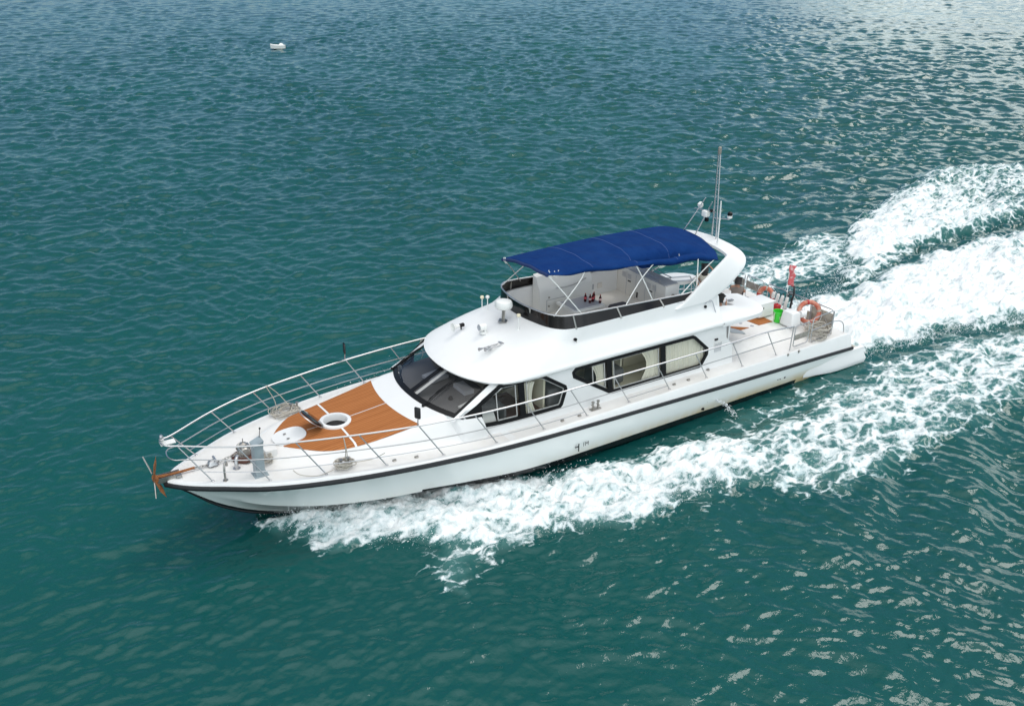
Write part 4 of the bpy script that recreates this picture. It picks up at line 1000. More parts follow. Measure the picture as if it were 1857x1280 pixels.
for x,y in ((8.22,1.66),(8.22,-1.66),(1.07,2.33),(1.07,-2.33)): cleat(x,y,HD(x,y) if x>4 else 1.605)
for x,y in ((7.05,1.98),(6.50,2.10),(2.24,2.40),(1.68,2.42),(-1.81,2.36),(-2.37,2.36),(-3.35,2.16)):
    z_=HD(x,y)+0.004 if x>4 else 1.604; mb=MB(); mb.lathe((x,y,z_),[(0.055,0),(0.055,0.012),(0.035,0.02)],12); mb.box((x,y,z_+0.03),(0.09,0.03,0.03)); part('filler_cap',mb,DULL,Y)
for x in (-6.35,-6.85):
    mb=MB(); mb.lathe((x,2.58,1.50),[(0.045,0),(0.035,0.05),(0.03,0.12)],10,(0,0.5,0.8)); part('fairlead',mb,DULL,Y)

# ---------------- after deck: raised trunk, teak, transom rails
mb=MB(); P=[]
for x in (-4.33,-5.5,-7.0,-8.2,-8.3):
    h=0.2 if x>-8.25 else 0.0; P.append([(x,-1.78,1.603),(x,-1.55,1.603+h*0.99),(x,0,1.62+h),(x,1.55,1.603+h*0.99),(x,1.82,1.603)])
mb.grid(P); AT=part('after_trunk',mb,DECKM,Y,ang=15)
for poly in ([(-5.8,0.36),(-6.03,0.86),(-6.42,0.86)],[(-6.72,0.10),(-6.86,0.88),(-7.48,0.90),(-7.50,-0.9),(-6.72,-0.9)]):
    mb=MB(); mb.prism(poly,1.815,1.829); part('teak_mat',mb,TEAK,AT,sm=False)
mb=MB(); mb.prism([(-5.62,0.86),(-5.95,1.16),(-6.03,0.90),(-5.8,0.4)],1.815,1.825); part('grey_step',mb,TEAKL,AT,sm=False)
for x,y in ((-6.45,0.45),(-6.62,0.80)):
    mb=MB(); mb.lathe((x,y,1.815),[(0.06,0),(0.06,0.012)],12); part('deck_plug',mb,GREYT,AT)
# transom guard: frames of tube with canvas and boards
def frame(pts,r_=0.018,m_=STEEL,name='transom_frame'):
    mb=MB(); P=[Vector(p) for p in pts]; n=len(P); out=[]
    for i in range(n):
        a,b,c=P[i-1],P[i],P[(i+1)%n]; out+= [b.lerp(a,min(0.4,0.08/(b-a).length)),b+(a-b).normalized()*0.02+(c-b).normalized()*0.02,b.lerp(c,min(0.4,0.08/(c-b).length))]
    mb.tube(out,r_,7,closed=True); return part(name,mb,m_,Y)
def panel(x0,y0,x1,y1,z0,z1,m_,parent,name):
    mb=MB(); d=Vector((x1-x0,y1-y0,0)); n_=Vector((-d.y,d.x,0)).normalized()*0.012; v=[]
    for s_ in (-1,1):
        for (x,y,z_) in ((x0,y0,z0),(x1,y1,z0),(x1,y1,z1),(x0,y0,z1)): v.append(Vector((x,y,z_))+n_*s_)
    mb.add(v,[(0,1,2,3),(7,6,5,4),(0,4,5,1),(1,5,6,2),(2,6,7,3),(3,7,4,0)]); return part(name,mb,m_,parent,sm=False)
# port side gate
g1=frame([(-6.72,2.46,1.68),(-6.72,2.46,2.40),(-7.45,2.42,2.38),(-7.45,2.42,1.68)],name='side_gate'); panel(-6.75,2.46,-7.42,2.42,1.90,2.08,WOODG,g1,'gate_board')
g2=frame([(-7.62,2.40,1.62),(-7.62,2.40,2.45),(-8.72,2.30,2.45),(-8.72,2.30,1.62)],name='side_gate')
mb=MB(); mb.tube([(-7.62,2.40,2.02),(-8.72,2.30,2.05)],0.014,6); mb.tube(smooth([(-8.72,2.30,2.05),(-9.0,2.33,2.04),(-9.22,2.36,1.90),(-9.30,2.38,1.56)],5),0.018,6); part('grab_hoop',mb,STEEL,g2)
# transom run
for y0,y1 in ((2.30,1.40),(1.35,0.35),(0.30,-0.55),(-0.75,-1.55),(-1.65,-2.40)):
    g=frame([(-8.75,y0,1.64),(-8.75,y0,2.44),(-8.75,y1,2.44),(-8.75,y1,1.64)])
    if (y0,y1)==(2.30,1.40):
        panel(-8.76,y0-0.02,-8.76,y1+0.02,2.06,2.30,CANV,g,'canvas_panel'); panel(-8.80,y0-0.02,-8.80,y1-0.2,1.50,2.04,CANV,g,'canvas_apron')
    if (y0,y1)==(-1.65,-2.40) or (y0,y1)==(-0.75,-1.55): panel(-8.76,y0-0.02,-8.76,y1+0.02,1.98,2.24,WOODG,g,'gate_board')
    mb=MB(); mb.tube(smooth([(-8.75,y0-0.05,1.68),(-8.74,(y0+y1)/2,2.2),(-8.75,y1+0.05,2.42)],5),0.010,5); part('brace',mb,STEEL,g)
frame([(-6.9,-2.42,1.66),(-6.9,-2.42,2.42),(-8.6,-2.36,2.42),(-8.6,-2.36,1.66)],name='side_gate')
mb=MB(); mb.tube([(-6.75,-2.0,1.7),(-6.9,-2.0,2.6)],0.03,8); mb.box((-6.9,-1.85,2.15),(0.06,0.5,0.06)); part('boarding_davit',mb,DULL,Y)
# stair rails in the well behind the flybridge
mb=MB()
for y in (-0.25,0.10): mb.tube([(-3.5,y,3.15),(-3.45,y,3.75),(-4.6,y,3.60),(-5.1,y,2.9),(-5.6,y,1.85)],0.02,7)
mb.tube([(-3.45,0.10,3.45),(-4.6,0.10,3.3)],0.014,6); mb.tube([(-3.4,-1.0,3.15),(-3.4,-0.9,3.7),(-4.0,-1.1,3.75)],0.02,6); STR=part('stair_rail',mb,STEEL,Y)
for k in range(5):
    mb=MB(); mb.box((-4.5-0.26*k,-0.45,2.85-0.24*k),(0.24,0.65,0.04)); part('stair_tread',mb,GEL,STR,sm=False)

# =====================================================================  THINGS ON BOARD
# anchor
A=thing('anchor','rusty orange iron anchor hanging at the tip of the bow','anchor',(12.3,0,1.85))
mb=MB(); mb.tube([(12.32,0,1.88),(11.9,0,1.84),(11.35,0.02,1.86)],[0.045,0.035,0.03],8); part('shank',mb,RUST,A)
mb=MB(); mb.tube([(12.30,-0.03,1.98),(12.40,-0.30,2.33)],[0.022,0.016],6); mb.tube([(12.29,0.05,1.85),(12.36,0.30,1.50)],[0.022,0.016],6); part('stock',mb,DULL,A)
for dy,s_ in ((0.03,1),(0.10,-1)):
    mb=MB(); c0=Vector((12.28,dy,1.88)); d=Vector((-0.15,-0.20*s_-0.02,0.42*s_)); sd_=Vector((0.08,0.20,0.05))
    tip=c0+d*1.05; mb.add([c0-sd_*0.5,c0+sd_*0.5,c0+d*0.55+sd_*0.75,tip,c0+d*0.55-sd_*0.75,c0+Vector((0.03,0.03,0.03)),c0+d*0.6+Vector((0.05,0.04,0.03))],[(0,1,2,3,4),(0,5,1),(1,5,6,2),(2,6,3),(3,6,4),(4,6,5,0)]); part('fluke',mb,RUST,A,sm=False)
mb=MB(); mb.lathe((12.26,-0.10,1.86),[(0.05,0),(0.07,0.05),(0.07,0.18),(0.05,0.24)],12,(0,1,0)); part('crown',mb,RUST,A)
mb=MB()
for k in range(14):
    t=k/13; c=Vector((11.35,0.02,1.85)).lerp(Vector((10.35,0.02,1.92)),t); c.z-=0.05*math.sin(PI*t); ax=Vector((0,1,0)) if k%2 else Vector((0,0,1))
    mb.tube([c+Vector((0.055*math.cos(a),0,0))+ax*0.028*math.sin(a) for a in np.linspace(0,2*PI,9)[:-1]],0.010,5,closed=True)
part('chain',mb,DULL,A)

def coil(name,label,loc,r0,n,tall,group=None,seed=1,extra=None):
    rr=random.Random(seed); mb=MB(); x,y,z_=loc
    for k in range(n):
        a0=rr.uniform(0,6.28); rx=r0*rr.uniform(0.55,1.0); ry=r0*rr.uniform(0.35,0.8); ph=rr.uniform(0,3.14); ox,oy=rr.uniform(-.25,.25)*r0,rr.uniform(-.25,.25)*r0; h=z_+0.02+tall*k/n
        pts=[]
        for q in range(26):
            a=a0+2*PI*q/25*0.97; px_=rx*math.cos(a); py_=ry*math.sin(a); pts.append((x+ox+px_*math.cos(ph)-py_*math.sin(ph),y+oy+px_*math.sin(ph)+py_*math.cos(ph),h+0.02*math.sin(3*a+k)))
        mb.tube(pts,0.014,5)
    if extra:
        for e in extra: mb.tube(smooth(e,6),0.011,5)
    return solo(name,mb,ROPE,label,'rope',loc,group)
G='coiled ropes lying on the deck'
z_=HD(8.22,1.66)
coil('mooring_rope','pale coiled rope heaped on the steel bitt beside the near-side rail of the foredeck',(8.22,1.66,z_+0.05),0.26,9,0.14,G,3,[[(8.2,1.70,z_+.1),(8.27,1.98,z_+0.55),(8.30,1.90,z_+0.98),(8.26,1.88,z_+0.6),(8.25,1.72,z_+.1)],[(8.3,1.7,z_+.1),(8.9,1.78,z_+0.06),(9.3,1.6,z_+0.1),(9.45,1.48,z_+0.22)],[(8.1,1.7,z_+.1),(7.6,1.85,z_+0.12),(7.3,2.0,z_+0.28)]])
coil('mooring_rope','pale coiled rope on the far side of the foredeck looped up over the far rail',(8.45,-1.62,HD(8.45,1.62)+0.03),0.40,9,0.10,G,5,[[(8.3,-1.62,z_+.1),(8.6,-1.66,z_+0.6),(8.95,-1.55,z_+1.0),(8.75,-1.62,z_+0.5),(8.7,-1.62,z_+.1)]])
coil('mooring_rope','small knot of cream rope behind the grey control pedestal at the bow',(9.80,0.55,HD(9.8,.55)+0.03),0.17,8,0.20,G,8)
coil('mooring_rope','brown-grey tangle of rope piled at the near-side stern gate',(-8.15,2.20,1.62),0.40,16,0.42,G,11)
mb=MB(); mb.tube(smooth([(4.0,-2.3,2.58),(4.05,-2.35,2.35),(3.95,-2.28,2.2),(4.0,-2.30,2.0)],5),0.010,5); mb.tube([(3.9+0.1*math.cos(a),-2.3,2.5+0.1*math.sin(a)) for a in np.linspace(0,6.28,13)],0.010,5)
solo('mooring_rope',mb,ROPE,'thin white line looped over the far rail just ahead of the windscreen','rope',(4.0,-2.3,2.3),G)

# boxes aft
B1=thing('deck_locker','white moulded locker with a small dark latch, nearest the orange ring at the stern','locker',(-7.75,1.42,1.81),'white lockers on the after deck')
mb=MB(); mb.box((-7.72,1.42,2.08),(0.46,0.54,0.52),bev=0.06,tap=0.86); part('locker_body',mb,GEL,B1)
mb=MB(); mb.lathe((-8.0,1.55,2.20),[(0.12,0),(0.11,0.18),(0.06,0.22)],16,(-1,0.2,0)); part('locker_spout',mb,GEL,B1)
mb=MB(); mb.box((-7.60,1.155,2.20),(0.05,0.02,0.07)); mb.box((-7.70,1.16,2.30),(0.10,0.015,0.012)); part('latch',mb,BLACKP,B1)
B2=thing('deck_locker','broad white locker with scuffed side, behind the roof wing and left of the green bucket','locker',(-7.55,0.25,1.81),'white lockers on the after deck')
mb=MB(); mb.box((-7.55,0.22,2.08),(0.72,0.66,0.50),bev=0.05,tap=0.94); part('locker_body',mb,GEL,B2)
mb=MB(); mb.box((-7.55,0.22,2.34),(0.74,0.68,0.05),bev=0.02); part('locker_lid',mb,GEL,B2)
mb=MB(); mb.box((-7.35,0.56,2.20),(0.03,0.02,0.06)); part('latch',mb,DULL,B2)
# bucket
bk=(-7.62,0.98,1.82)
K=thing('bucket','bright green plastic bucket standing between two white lockers','bucket',bk)
mb=MB(); v=[];fs=[];n=24; pr=[(0.125,0.0),(0.17,0.36),(0.185,0.36),(0.185,0.385),(0.165,0.385),(0.12,0.02),(0.001,0.02)]
mb.lathe(bk,pr,24); part('bucket_body',mb,GREEN,K)
mb=MB(); mb.box((bk[0]+0.03,bk[1]+0.145,bk[2]+0.18),(0.12,0.02,0.12)); part('label_patch',mb,mat('pale_green',(0.35,0.65,0.30),0.5),K)
mb=MB(); mb.tube(smooth([(bk[0]+0.18,bk[1],bk[2]+0.36),(bk[0]+0.22,bk[1]+0.02,bk[2]+0.25),(bk[0]+0.20,bk[1]+0.02,bk[2]+0.12)],4),0.008,5); part('bucket_handle',mb,PLW,K)
mb=MB(); mb.box((-8.15,0.42,1.98),(0.22,0.22,0.30),bev=0.03); mb.box((-8.15,0.42,2.14),(0.10,0.05,0.04)); solo('fuel_can',mb,REDP,'dark red fuel can on deck behind the green bucket','fuel can',(-8.15,0.42,1.83))
# life rings
def ring(loc,ax,label,R0=0.33,r_=0.075):
    t=thing('lifebuoy',label,'lifebuoy',loc,'orange lifebuoys on the stern rail'); A_=Vector(ax).normalized(); b=A_.orthogonal().normalized(); c=A_.cross(b); L0=Vector(loc)
    mb=MB(); mb.tube([L0+(b*math.cos(a)+c*math.sin(a))*R0 for a in np.linspace(0,2*PI,37)[:-1]],r_,12,closed=True); part('ring',mb,ORNG,t)
    for k in range(4):
        a0=PI/4+k*PI/2; mb=MB(); mb.tube([L0+(b*math.cos(a)+c*math.sin(a))*R0 for a in np.linspace(a0-0.09,a0+0.09,4)],r_+0.006,12); part('band',mb,REDP if k%2 else CANV,t)
    mb=MB(); mb.tube([L0+(b*math.cos(a)+c*math.sin(a))*(R0+r_+0.02+0.03*math.cos(4*a)) for a in np.linspace(0,2*PI,41)[:-1]],0.010,5,closed=True); part('grab_line',mb,PLW,t)
ring((-8.42,1.56,2.20),(0.55,0.75,0.30),'large faded orange lifebuoy hung on the stern rail beside the nearer white locker')
ring((-8.55,-0.45,2.06),(0.9,0.2,0.25),'orange lifebuoy half hidden behind the broad white locker',0.26,0.08)
# fenders
for k,(y,) in enumerate(((-0.18,),(0.02,),(0.22,),(0.42,),(0.98,))):
    lab=['far left one of the white fenders in the stern rack','second white fender from the left in the stern rack','third white fender from the left in the stern rack','fourth white fender from the left in the stern rack','lone white fender between the rack and the large lifebuoy'][k]
    t=thing('fender',lab,'fender',(-8.62,y,1.95),'white fenders stood in the stern rack')
    mb=MB(); ax=Vector((0.10,0.25,1)).normalized(); mb.lathe((-8.62,y-0.06,1.82),[(0.015,0),(0.05,0.03),(0.062,0.08),(0.062,0.44),(0.05,0.50),(0.015,0.54)],12,ax); part('fender_body',mb,PLW,t)
    mb=MB(); mb.lathe(Vector((-8.62,y-0.06,1.82))+ax*0.53,[(0.02,0),(0.02,0.05)],8,ax); part('fender_eye',mb,BLACKP,t)
mb=MB(); mb.tube(smooth([(-8.68,0.55,1.65),(-8.70,0.56,2.1),(-8.72,0.60,2.45),(-8.74,0.55,2.72)],5),0.035,6)
for k in range(6): a=k*1.1; mb.tube(smooth([(-8.69,0.56,1.8+0.12*k),(-8.62+0.06*math.cos(a),0.56+0.12*math.sin(a),1.85+0.13*k),(-8.70,0.58,1.95+0.12*k)],4),0.016,5)
solo('rope_bundle',mb,MIRR,'dark bundle of ropes tied to the flagstaff foot','rope bundle',(-8.69,0.56,1.7))
# flag
FL=thing('flag','small faded red flag with white markings hanging limp from the stern staff','flag',(-9.05,0.05,2.0))
mb=MB(); mb.tube([(-8.80,0.30,1.7),(-9.15,-0.10,3.25)],0.014,6); part('flagstaff',mb,PLW,FL)
P=[]
for i in range(13):
    t=i/12; s0=Vector((-9.13,-0.08,3.22)).lerp(Vector((-8.98,0.09,2.55)),t); row=[]
    for k in range(6):
        q=k/5; wv=0.23*(1-0.25*abs(math.sin(t*7))); row.append(tuple(s0+Vector((-0.5*q*wv+0.03*math.sin(6*q+9*t),0.9*q*wv,-0.10*q*wv))))
    P.append(row)
FM=mat('faded_red_cloth',(0.58,0.12,0.13),0.85,noise=(7,(0.75,0.50,0.50),0.5,0.62))
mb=MB(); mb.grid(P); part('flag_cloth',mb,FM,FL).modifiers.new('thick','SOLIDIFY').thickness=0.004
mb=MB(); mb.tube([(-9.11,-0.05,2.86),(-9.15,0.08,2.84)],0.03,6); part('white_emblem',mb,PLW,FL)
mb=MB()
for (x,y) in ((-8.75,-0.55),(-8.8,0.95)): mb.tube([(x,y,2.44),(x-0.08,y+0.12,3.0)],0.007,5)
part('rod_holder',mb,STEEL,Y)
# bottles
for k,(x,y,lab) in enumerate(((-0.55,-0.42,'rearmost bottle of dark drink in the cluster on the flybridge table'),(-0.62,-0.28,'bottle of dark drink with pale pink label at the near-left of the cluster'),(-0.74,-0.30,'bottle of dark drink in the middle of the cluster on the table'),(-0.84,-0.38,'bottle of dark drink at the right edge of the cluster on the table'),(-0.86,-0.10,'single bottle of dark drink standing apart at the table end'))):
    t=thing('drink_bottle',lab,'bottle',(x,y,3.51),'bottles of dark drink on the flybridge table')
    mb=MB(); mb.lathe((x,y,3.51),[(0.035,0),(0.042,0.02),(0.040,0.08),(0.043,0.16),(0.018,0.22),(0.015,0.25)],14); part('bottle_body',mb,COLA,t)
    mb=MB(); mb.lathe((x,y,3.60),[(0.0445,0),(0.0445,0.065)],14); part('bottle_label',mb,LABP if k in(1,4) else LABR,t)
    mb=MB(); mb.lathe((x,y,3.755),[(0.017,0),(0.017,0.02)],10); part('bottle_cap',mb,REDP,t)

# ---------------- people
def skin_obj(name,V,Ed,rad,m,parent,loc,sub=2):
    me=bpy.data.meshes.new(name); me.from_pydata([tuple(Vector(v)-Vector(loc)) for v in V],Ed,[]); o=bpy.data.objects.new(name,me); COL.objects.link(o); o.parent=parent
    sk=o.modifiers.new('skin','SKIN'); 
    for i,q in enumerate(rad):
        r_=q if isinstance(q,tuple) else (q,q); me.skin_vertices[0].data[i].radius=r_
    me.skin_vertices[0].data[0].use_root=True
    s=o.modifiers.new('sub','SUBSURF'); s.levels=sub; s.render_levels=sub
    me.materials.append(m)
    bpy.context.view_layer.update(); dg=bpy.context.evaluated_depsgraph_get(); me2=bpy.data.meshes.new_from_object(o.evaluated_get(dg)); o.modifiers.clear(); o.data=me2
    me2.materials.clear(); me2.materials.append(m); me2.polygons.foreach_set('use_smooth',[True]*len(me2.polygons)); return o
def person(label,loc,face,pel,chest,neck,head,arms,legs,shirt,shorts,long_hair):
    """all points relative to loc; face = facing unit vector"""
    L0=Vector(loc); t=thing('person',label,'person',loc)
    V=[pel,tuple((Vector(pel)+Vector(chest))/2),chest,neck]; F=Vector(face); hd=Vector(head)
    V+=[tuple(hd-Vector((0,0,0.07))+F*0.01),tuple(hd),tuple(hd+Vector((0,0,0.075))-F*0.01)]
    Ed=[(0,1),(1,2),(2,3),(3,4),(4,5),(5,6)]; rad=[(0.17,0.12),(0.15,0.11),(0.175,0.11),0.062,(0.08,0.09),(0.095,0.112),(0.07,0.085)]
    V.append(tuple(hd+F*0.115-Vector((0,0,0.01)))); Ed.append((5,len(V)-1)); rad.append(0.018)   # nose
    S=F.cross(Vector((0,0,1)))
    for s in(-1,1): V.append(tuple(hd+S*0.088*s-F*0.01)); Ed.append((5,len(V)-1)); rad.append((0.012,0.022))
    for arm in arms:
        prev=2
        for k,p in enumerate(arm):
            V.append(p); Ed.append((prev,len(V)-1)); prev=len(V)-1; rad.append([0.055,0.042,0.030][min(k,2)])
        # hand: palm and five fingers
        a,b=Vector(arm[-2]),Vector(arm[-1]); d=(b-a).normalized(); sd_=d.orthogonal().normalized(); palm=b+d*0.07; V.append(tuple(palm)); Ed.append((prev,len(V)-1)); pi_=len(V)-1; rad.append((0.035,0.016))
        for q in range(5):
            o_=(q-2)*0.018; ln=[0.05,0.075,0.085,0.078,0.06][q]; base=palm+sd_*o_+d*0.02 if q else palm-d*0.02+sd_*-0.035
            e=base+d*ln+sd_*(o_*0.3-(0.03 if q==0 else 0)); V.append(tuple(base)); Ed.append((pi_,len(V)-1)); rad.append(0.010); V.append(tuple(e)); Ed.append((len(V)-2,len(V)-1)); rad.append(0.008)
    for leg in legs:
        prev=0
        for k,p in enumerate(leg): V.append(p); Ed.append((prev,len(V)-1)); prev=len(V)-1; rad.append([0.085,0.058,0.042,0.035][min(k,3)])
    A_=[tuple(L0+Vector(v)) for v in V]
    skin_obj('body',A_,Ed,rad,SKIN,t,loc)
    # shirt
    V2=[pel,tuple((Vector(pel)+Vector(chest))/2),chest,tuple(Vector(chest).lerp(Vector(neck),0.6))]; E2=[(0,1),(1,2),(2,3)]; r2=[(0.19,0.14),(0.175,0.135),(0.205,0.135),0.09]
    for arm in arms:
        V2.append(arm[0]); E2.append((2,len(V2)-1)); r2.append(0.07); V2.append(tuple(Vector(arm[0]).lerp(Vector(arm[1]),0.45))); E2.append((len(V2)-2,len(V2)-1)); r2.append(0.062)
    skin_obj('shirt',[tuple(L0+Vector(v)) for v in V2],E2,r2,shirt,t,loc)
    V3=[pel]; E3=[]; r3=[(0.16,0.125)]
    for leg in legs:
        V3.append(leg[0]); E3.append((0,len(V3)-1)); r3.append(0.10); V3.append(tuple(Vector(leg[0]).lerp(Vector(leg[1]),0.8))); E3.append((len(V3)-2,len(V3)-1)); r3.append(0.08)
    skin_obj('shorts',[tuple(L0+Vector(v)) for v in V3],E3,r3,shorts,t,loc)
    # hair
    V4=[tuple(hd+Vector((0,0,0.03))-F*0.03),tuple(hd+Vector((0,0,0.095))-F*0.005),tuple(hd+Vector((0,0,-0.03))-F*0.045)]; E4=[(0,1),(0,2)]; r4=[(0.125,0.125),(0.085,0.09),(0.105,0.09)]
    if long_hair:
        V4+=[tuple(hd+Vector((0,0,-0.15))-F*0.085),tuple(hd+Vector((0,0,-0.30))-F*0.10),tuple(hd+Vector((0,0,-0.40))-F*0.10+S*0.04)]; E4+=[(2,3),(3,4),(4,5)]; r4+=[(0.125,0.07),(0.10,0.05),(0.03,0.02)]
    skin_obj('hair',[tuple(L0+Vector(v)) for v in V4],E4,r4,HAIR,t,loc,3)
    return t
# woman behind the arch, seen from behind, one hand at her brow
person('woman with long black hair and beige top, seen from behind with one hand raised',(-5.72,-0.72,2.05),(-0.6,-0.8,0),
       (0,0,0.78),(0.0,0,1.15),(0,-0.01,1.32),(-0.02,-0.03,1.47),
       [[(-0.17,0.13,1.22),(-0.40,0.28,1.18),(-0.24,0.06,1.44)],[(0.17,-0.13,1.22),(0.30,0.0,0.98),(0.16,0.16,0.80)]],
       [[(-0.09,0.07,0.74),(-0.09,0.06,0.38),(-0.08,0.07,0.02),(-0.16,-0.03,-0.02)],[(0.09,-0.07,0.74),(0.09,-0.08,0.38),(0.10,-0.07,0.02),(0.02,-0.17,-0.02)]],SHIRT,SHORTS,True)
# man in the stair opening beside the port roof wing
person('dark haired man in a maroon shirt standing in the roof opening',(-4.45,1.27,1.80),(-0.9,0.42,0),
       (0,0,0.85),(0,0,1.25),(-0.01,0,1.44),(-0.02,0.01,1.60),
       [[(-0.03,-0.19,1.34),(-0.08,-0.24,1.06),(-0.24,-0.12,0.92)],[(0.05,0.19,1.32),(-0.10,0.22,1.10),(-0.24,0.06,1.38)]],
       [[(0.0,-0.09,0.80),(0,-0.09,0.42),(0.02,-0.09,0.05),(-0.08,-0.08,0.02)],[(0,0.09,0.80),(0,0.09,0.42),(0.02,0.09,0.05),(-0.08,0.1,0.02)]],SHIRTD,SHORTS,False)
# seated person by the far stern rail
person('dark haired person in a grey-brown shirt sitting low on deck by the far stern rail',(-7.75,-1.05,1.82),(-0.8,-0.6,0),
       (0,0,0.14),(0.02,0,0.45),(0,0,0.60),(-0.02,-0.01,0.74),
       [[(-0.1,0.16,0.52),(-0.28,0.1,0.32),(-0.42,-0.08,0.30)],[(0.1,-0.16,0.52),(-0.02,-0.34,0.32),(-0.2,-0.38,0.30)]],
       [[(-0.07,0.09,0.12),(-0.40,-0.12,0.36),(-0.58,-0.30,0.03),(-0.66,-0.38,0.02)],[(0.07,-0.09,0.12),(-0.22,-0.34,0.36),(-0.40,-0.50,0.03),(-0.48,-0.58,0.02)]],GREYSH,SHORTS,False)

# =====================================================================  THE SEA
def vnoise(x,y,seed=0):
    xi=np.floor(x).astype(np.int64); yi=np.floor(y).astype(np.int64); fx=x-xi; fy=y-yi; fx=fx*fx*(3-2*fx); fy=fy*fy*(3-2*fy)
    def h(a,b):
        n=(a*374761393+b*668265263+seed*974634777)&0x7fffffff; n=((n^(n>>13))*1274126177)&0x7fffffff; return ((n^(n>>16))&0xffff)/65535.0
    return (h(xi,yi)*(1-fx)+h(xi+1,yi)*fx)*(1-fy)+(h(xi,yi+1)*(1-fx)+h(xi+1,yi+1)*fx)*fy
def fbm(x,y,o=5,seed=0,g=0.5):
    s=0;a=1;t=0
    for k in range(o): s=s+a*vnoise(x*2**k+k*17.3,y*2**k-k*9.1,seed+k); t+=a; a*=g
    return s/t
def sdist(X,Yy,poly):
    """signed distance to polygon, + inside"""
    P=np.array(poly,float); d=np.full(X.shape,1e9); ins=np.zeros(X.shape,bool); n=len(P)
    for i in range(n):
        a=P[i-1]; b=P[i]; e=b-a; L2=e@e
        t=np.clip(((X-a[0])*e[0]+(Yy-a[1])*e[1])/L2,0,1); dx=X-a[0]-t*e[0]; dy=Yy-a[1]-t*e[1]; d=np.minimum(d,dx*dx+dy*dy)
        c=((b[1]>Yy)!=(a[1]>Yy)); 
        with np.errstate(divide='ignore',invalid='ignore'): xx=(a[0]-b[0])*(Yy-b[1])/(a[1]-b[1]+1e-12)+b[0]
        ins^=(c&(X<xx))
    d=np.sqrt(d); return np.where(ins,d,-d)
# foam fields: polygon, density, edge softness, height
F1=[(9.6,0.0),(8.8,0.2),(7.8,0.5),(6.6,0.85),(5.6,1.2),(4.1,1.7),(3.2,2.1),(2.0,2.8),(0.8,3.1),(-0.5,3.3),(-1.9,3.6),(-3.0,3.9),(-2.8,5.0),(-1.4,5.5),(-0.7,5.3),(0.6,5.3),(1.8,5.3),(3.1,5.1),(4.1,4.6),(4.8,4.4),(5.7,4.2),(6.5,3.7),(7.3,3.0),(8.2,2.2),(9.0,1.7),(9.3,0.9)]
F2=[(0.5,3.4),(-2.9,3.6),(-5.1,3.7),(-7.4,3.5),(-9.5,3.4),(-11.8,3.4),(-14.3,3.4),(-17.5,4.3),(-24,5.0),(-25,9.5),(-18.2,7.2),(-14.8,7.0),(-12.6,7.0),(-9.6,7.1),(-7.6,7.3),(-5.7,7.1),(-4.1,7.4),(-3.2,7.0),(-2.3,5.9),(-1.3,5.6),(1.0,5.2)]
F3=[(-9.6,-1.6),(-11.5,-1.9),(-13.9,-1.6),(-15.1,-1.6),(-18.7,-2.2),(-22.8,-2.6),(-27.4,-2.4),(-45,-3.0),(-45,7.5),(-28,5.4),(-20.2,4.2),(-18.2,3.8),(-16.7,3.1),(-14.4,2.7),(-12.8,2.4),(-10.7,2.1),(-9.6,1.8)]
F4=[(-15.4,-2.4),(-16.9,-3.0),(-18.3,-4.2),(-19.7,-5.8),(-23.0,-7.4),(-26.4,-8.6),(-30.5,-10.3),(-34.5,-11.2),(-37.2,-10.3),(-39.4,-8.4),(-44,-7.0),(-52,-5.5),(-50,-3.4),(-31.8,-3.0),(-29.4,-3.2),(-25.7,-3.4),(-21.3,-3.4),(-18.0,-2.6)]
F5=[(-10.6,-5.0),(-12.6,-5.9),(-14.5,-6.4),(-16.5,-6.6),(-18.8,-7.2),(-20.6,-6.6),(-18.3,-4.2),(-16.6,-3.2),(-15.2,-3.5),(-13.2,-3.6),(-11.6,-3.4),(-9.0,-3.4),(-5,-4.0),(-5,-5.2)]
F6=[(7.2,-2.6),(6.6,-3.6),(5.6,-4.4),(4.4,-4.7),(2.5,-4.4),(2.0,-3.2),(5.0,-2.6)]
F7=[(-2.7,2.8),(-2.9,3.3),(-4.0,3.6),(-7.0,3.5),(-9.2,3.3),(-7.4,2.9),(-5.0,2.8)]
F8=[(6.6,3.5),(5.6,4.1),(6.3,4.8),(7.2,5.4),(7.35,4.9)]
FO=[(F1,1.0,0.5,0.42),(F2,0.80,0.9,0.22),(F3,1.18,0.7,0.6),(F4,1.20,0.6,0.6),(F5,0.80,0.8,0.10),(F6,0.75,0.4,0.12),(F7,0.5,0.5,0.05),(F8,0.78,0.7,0.06)]
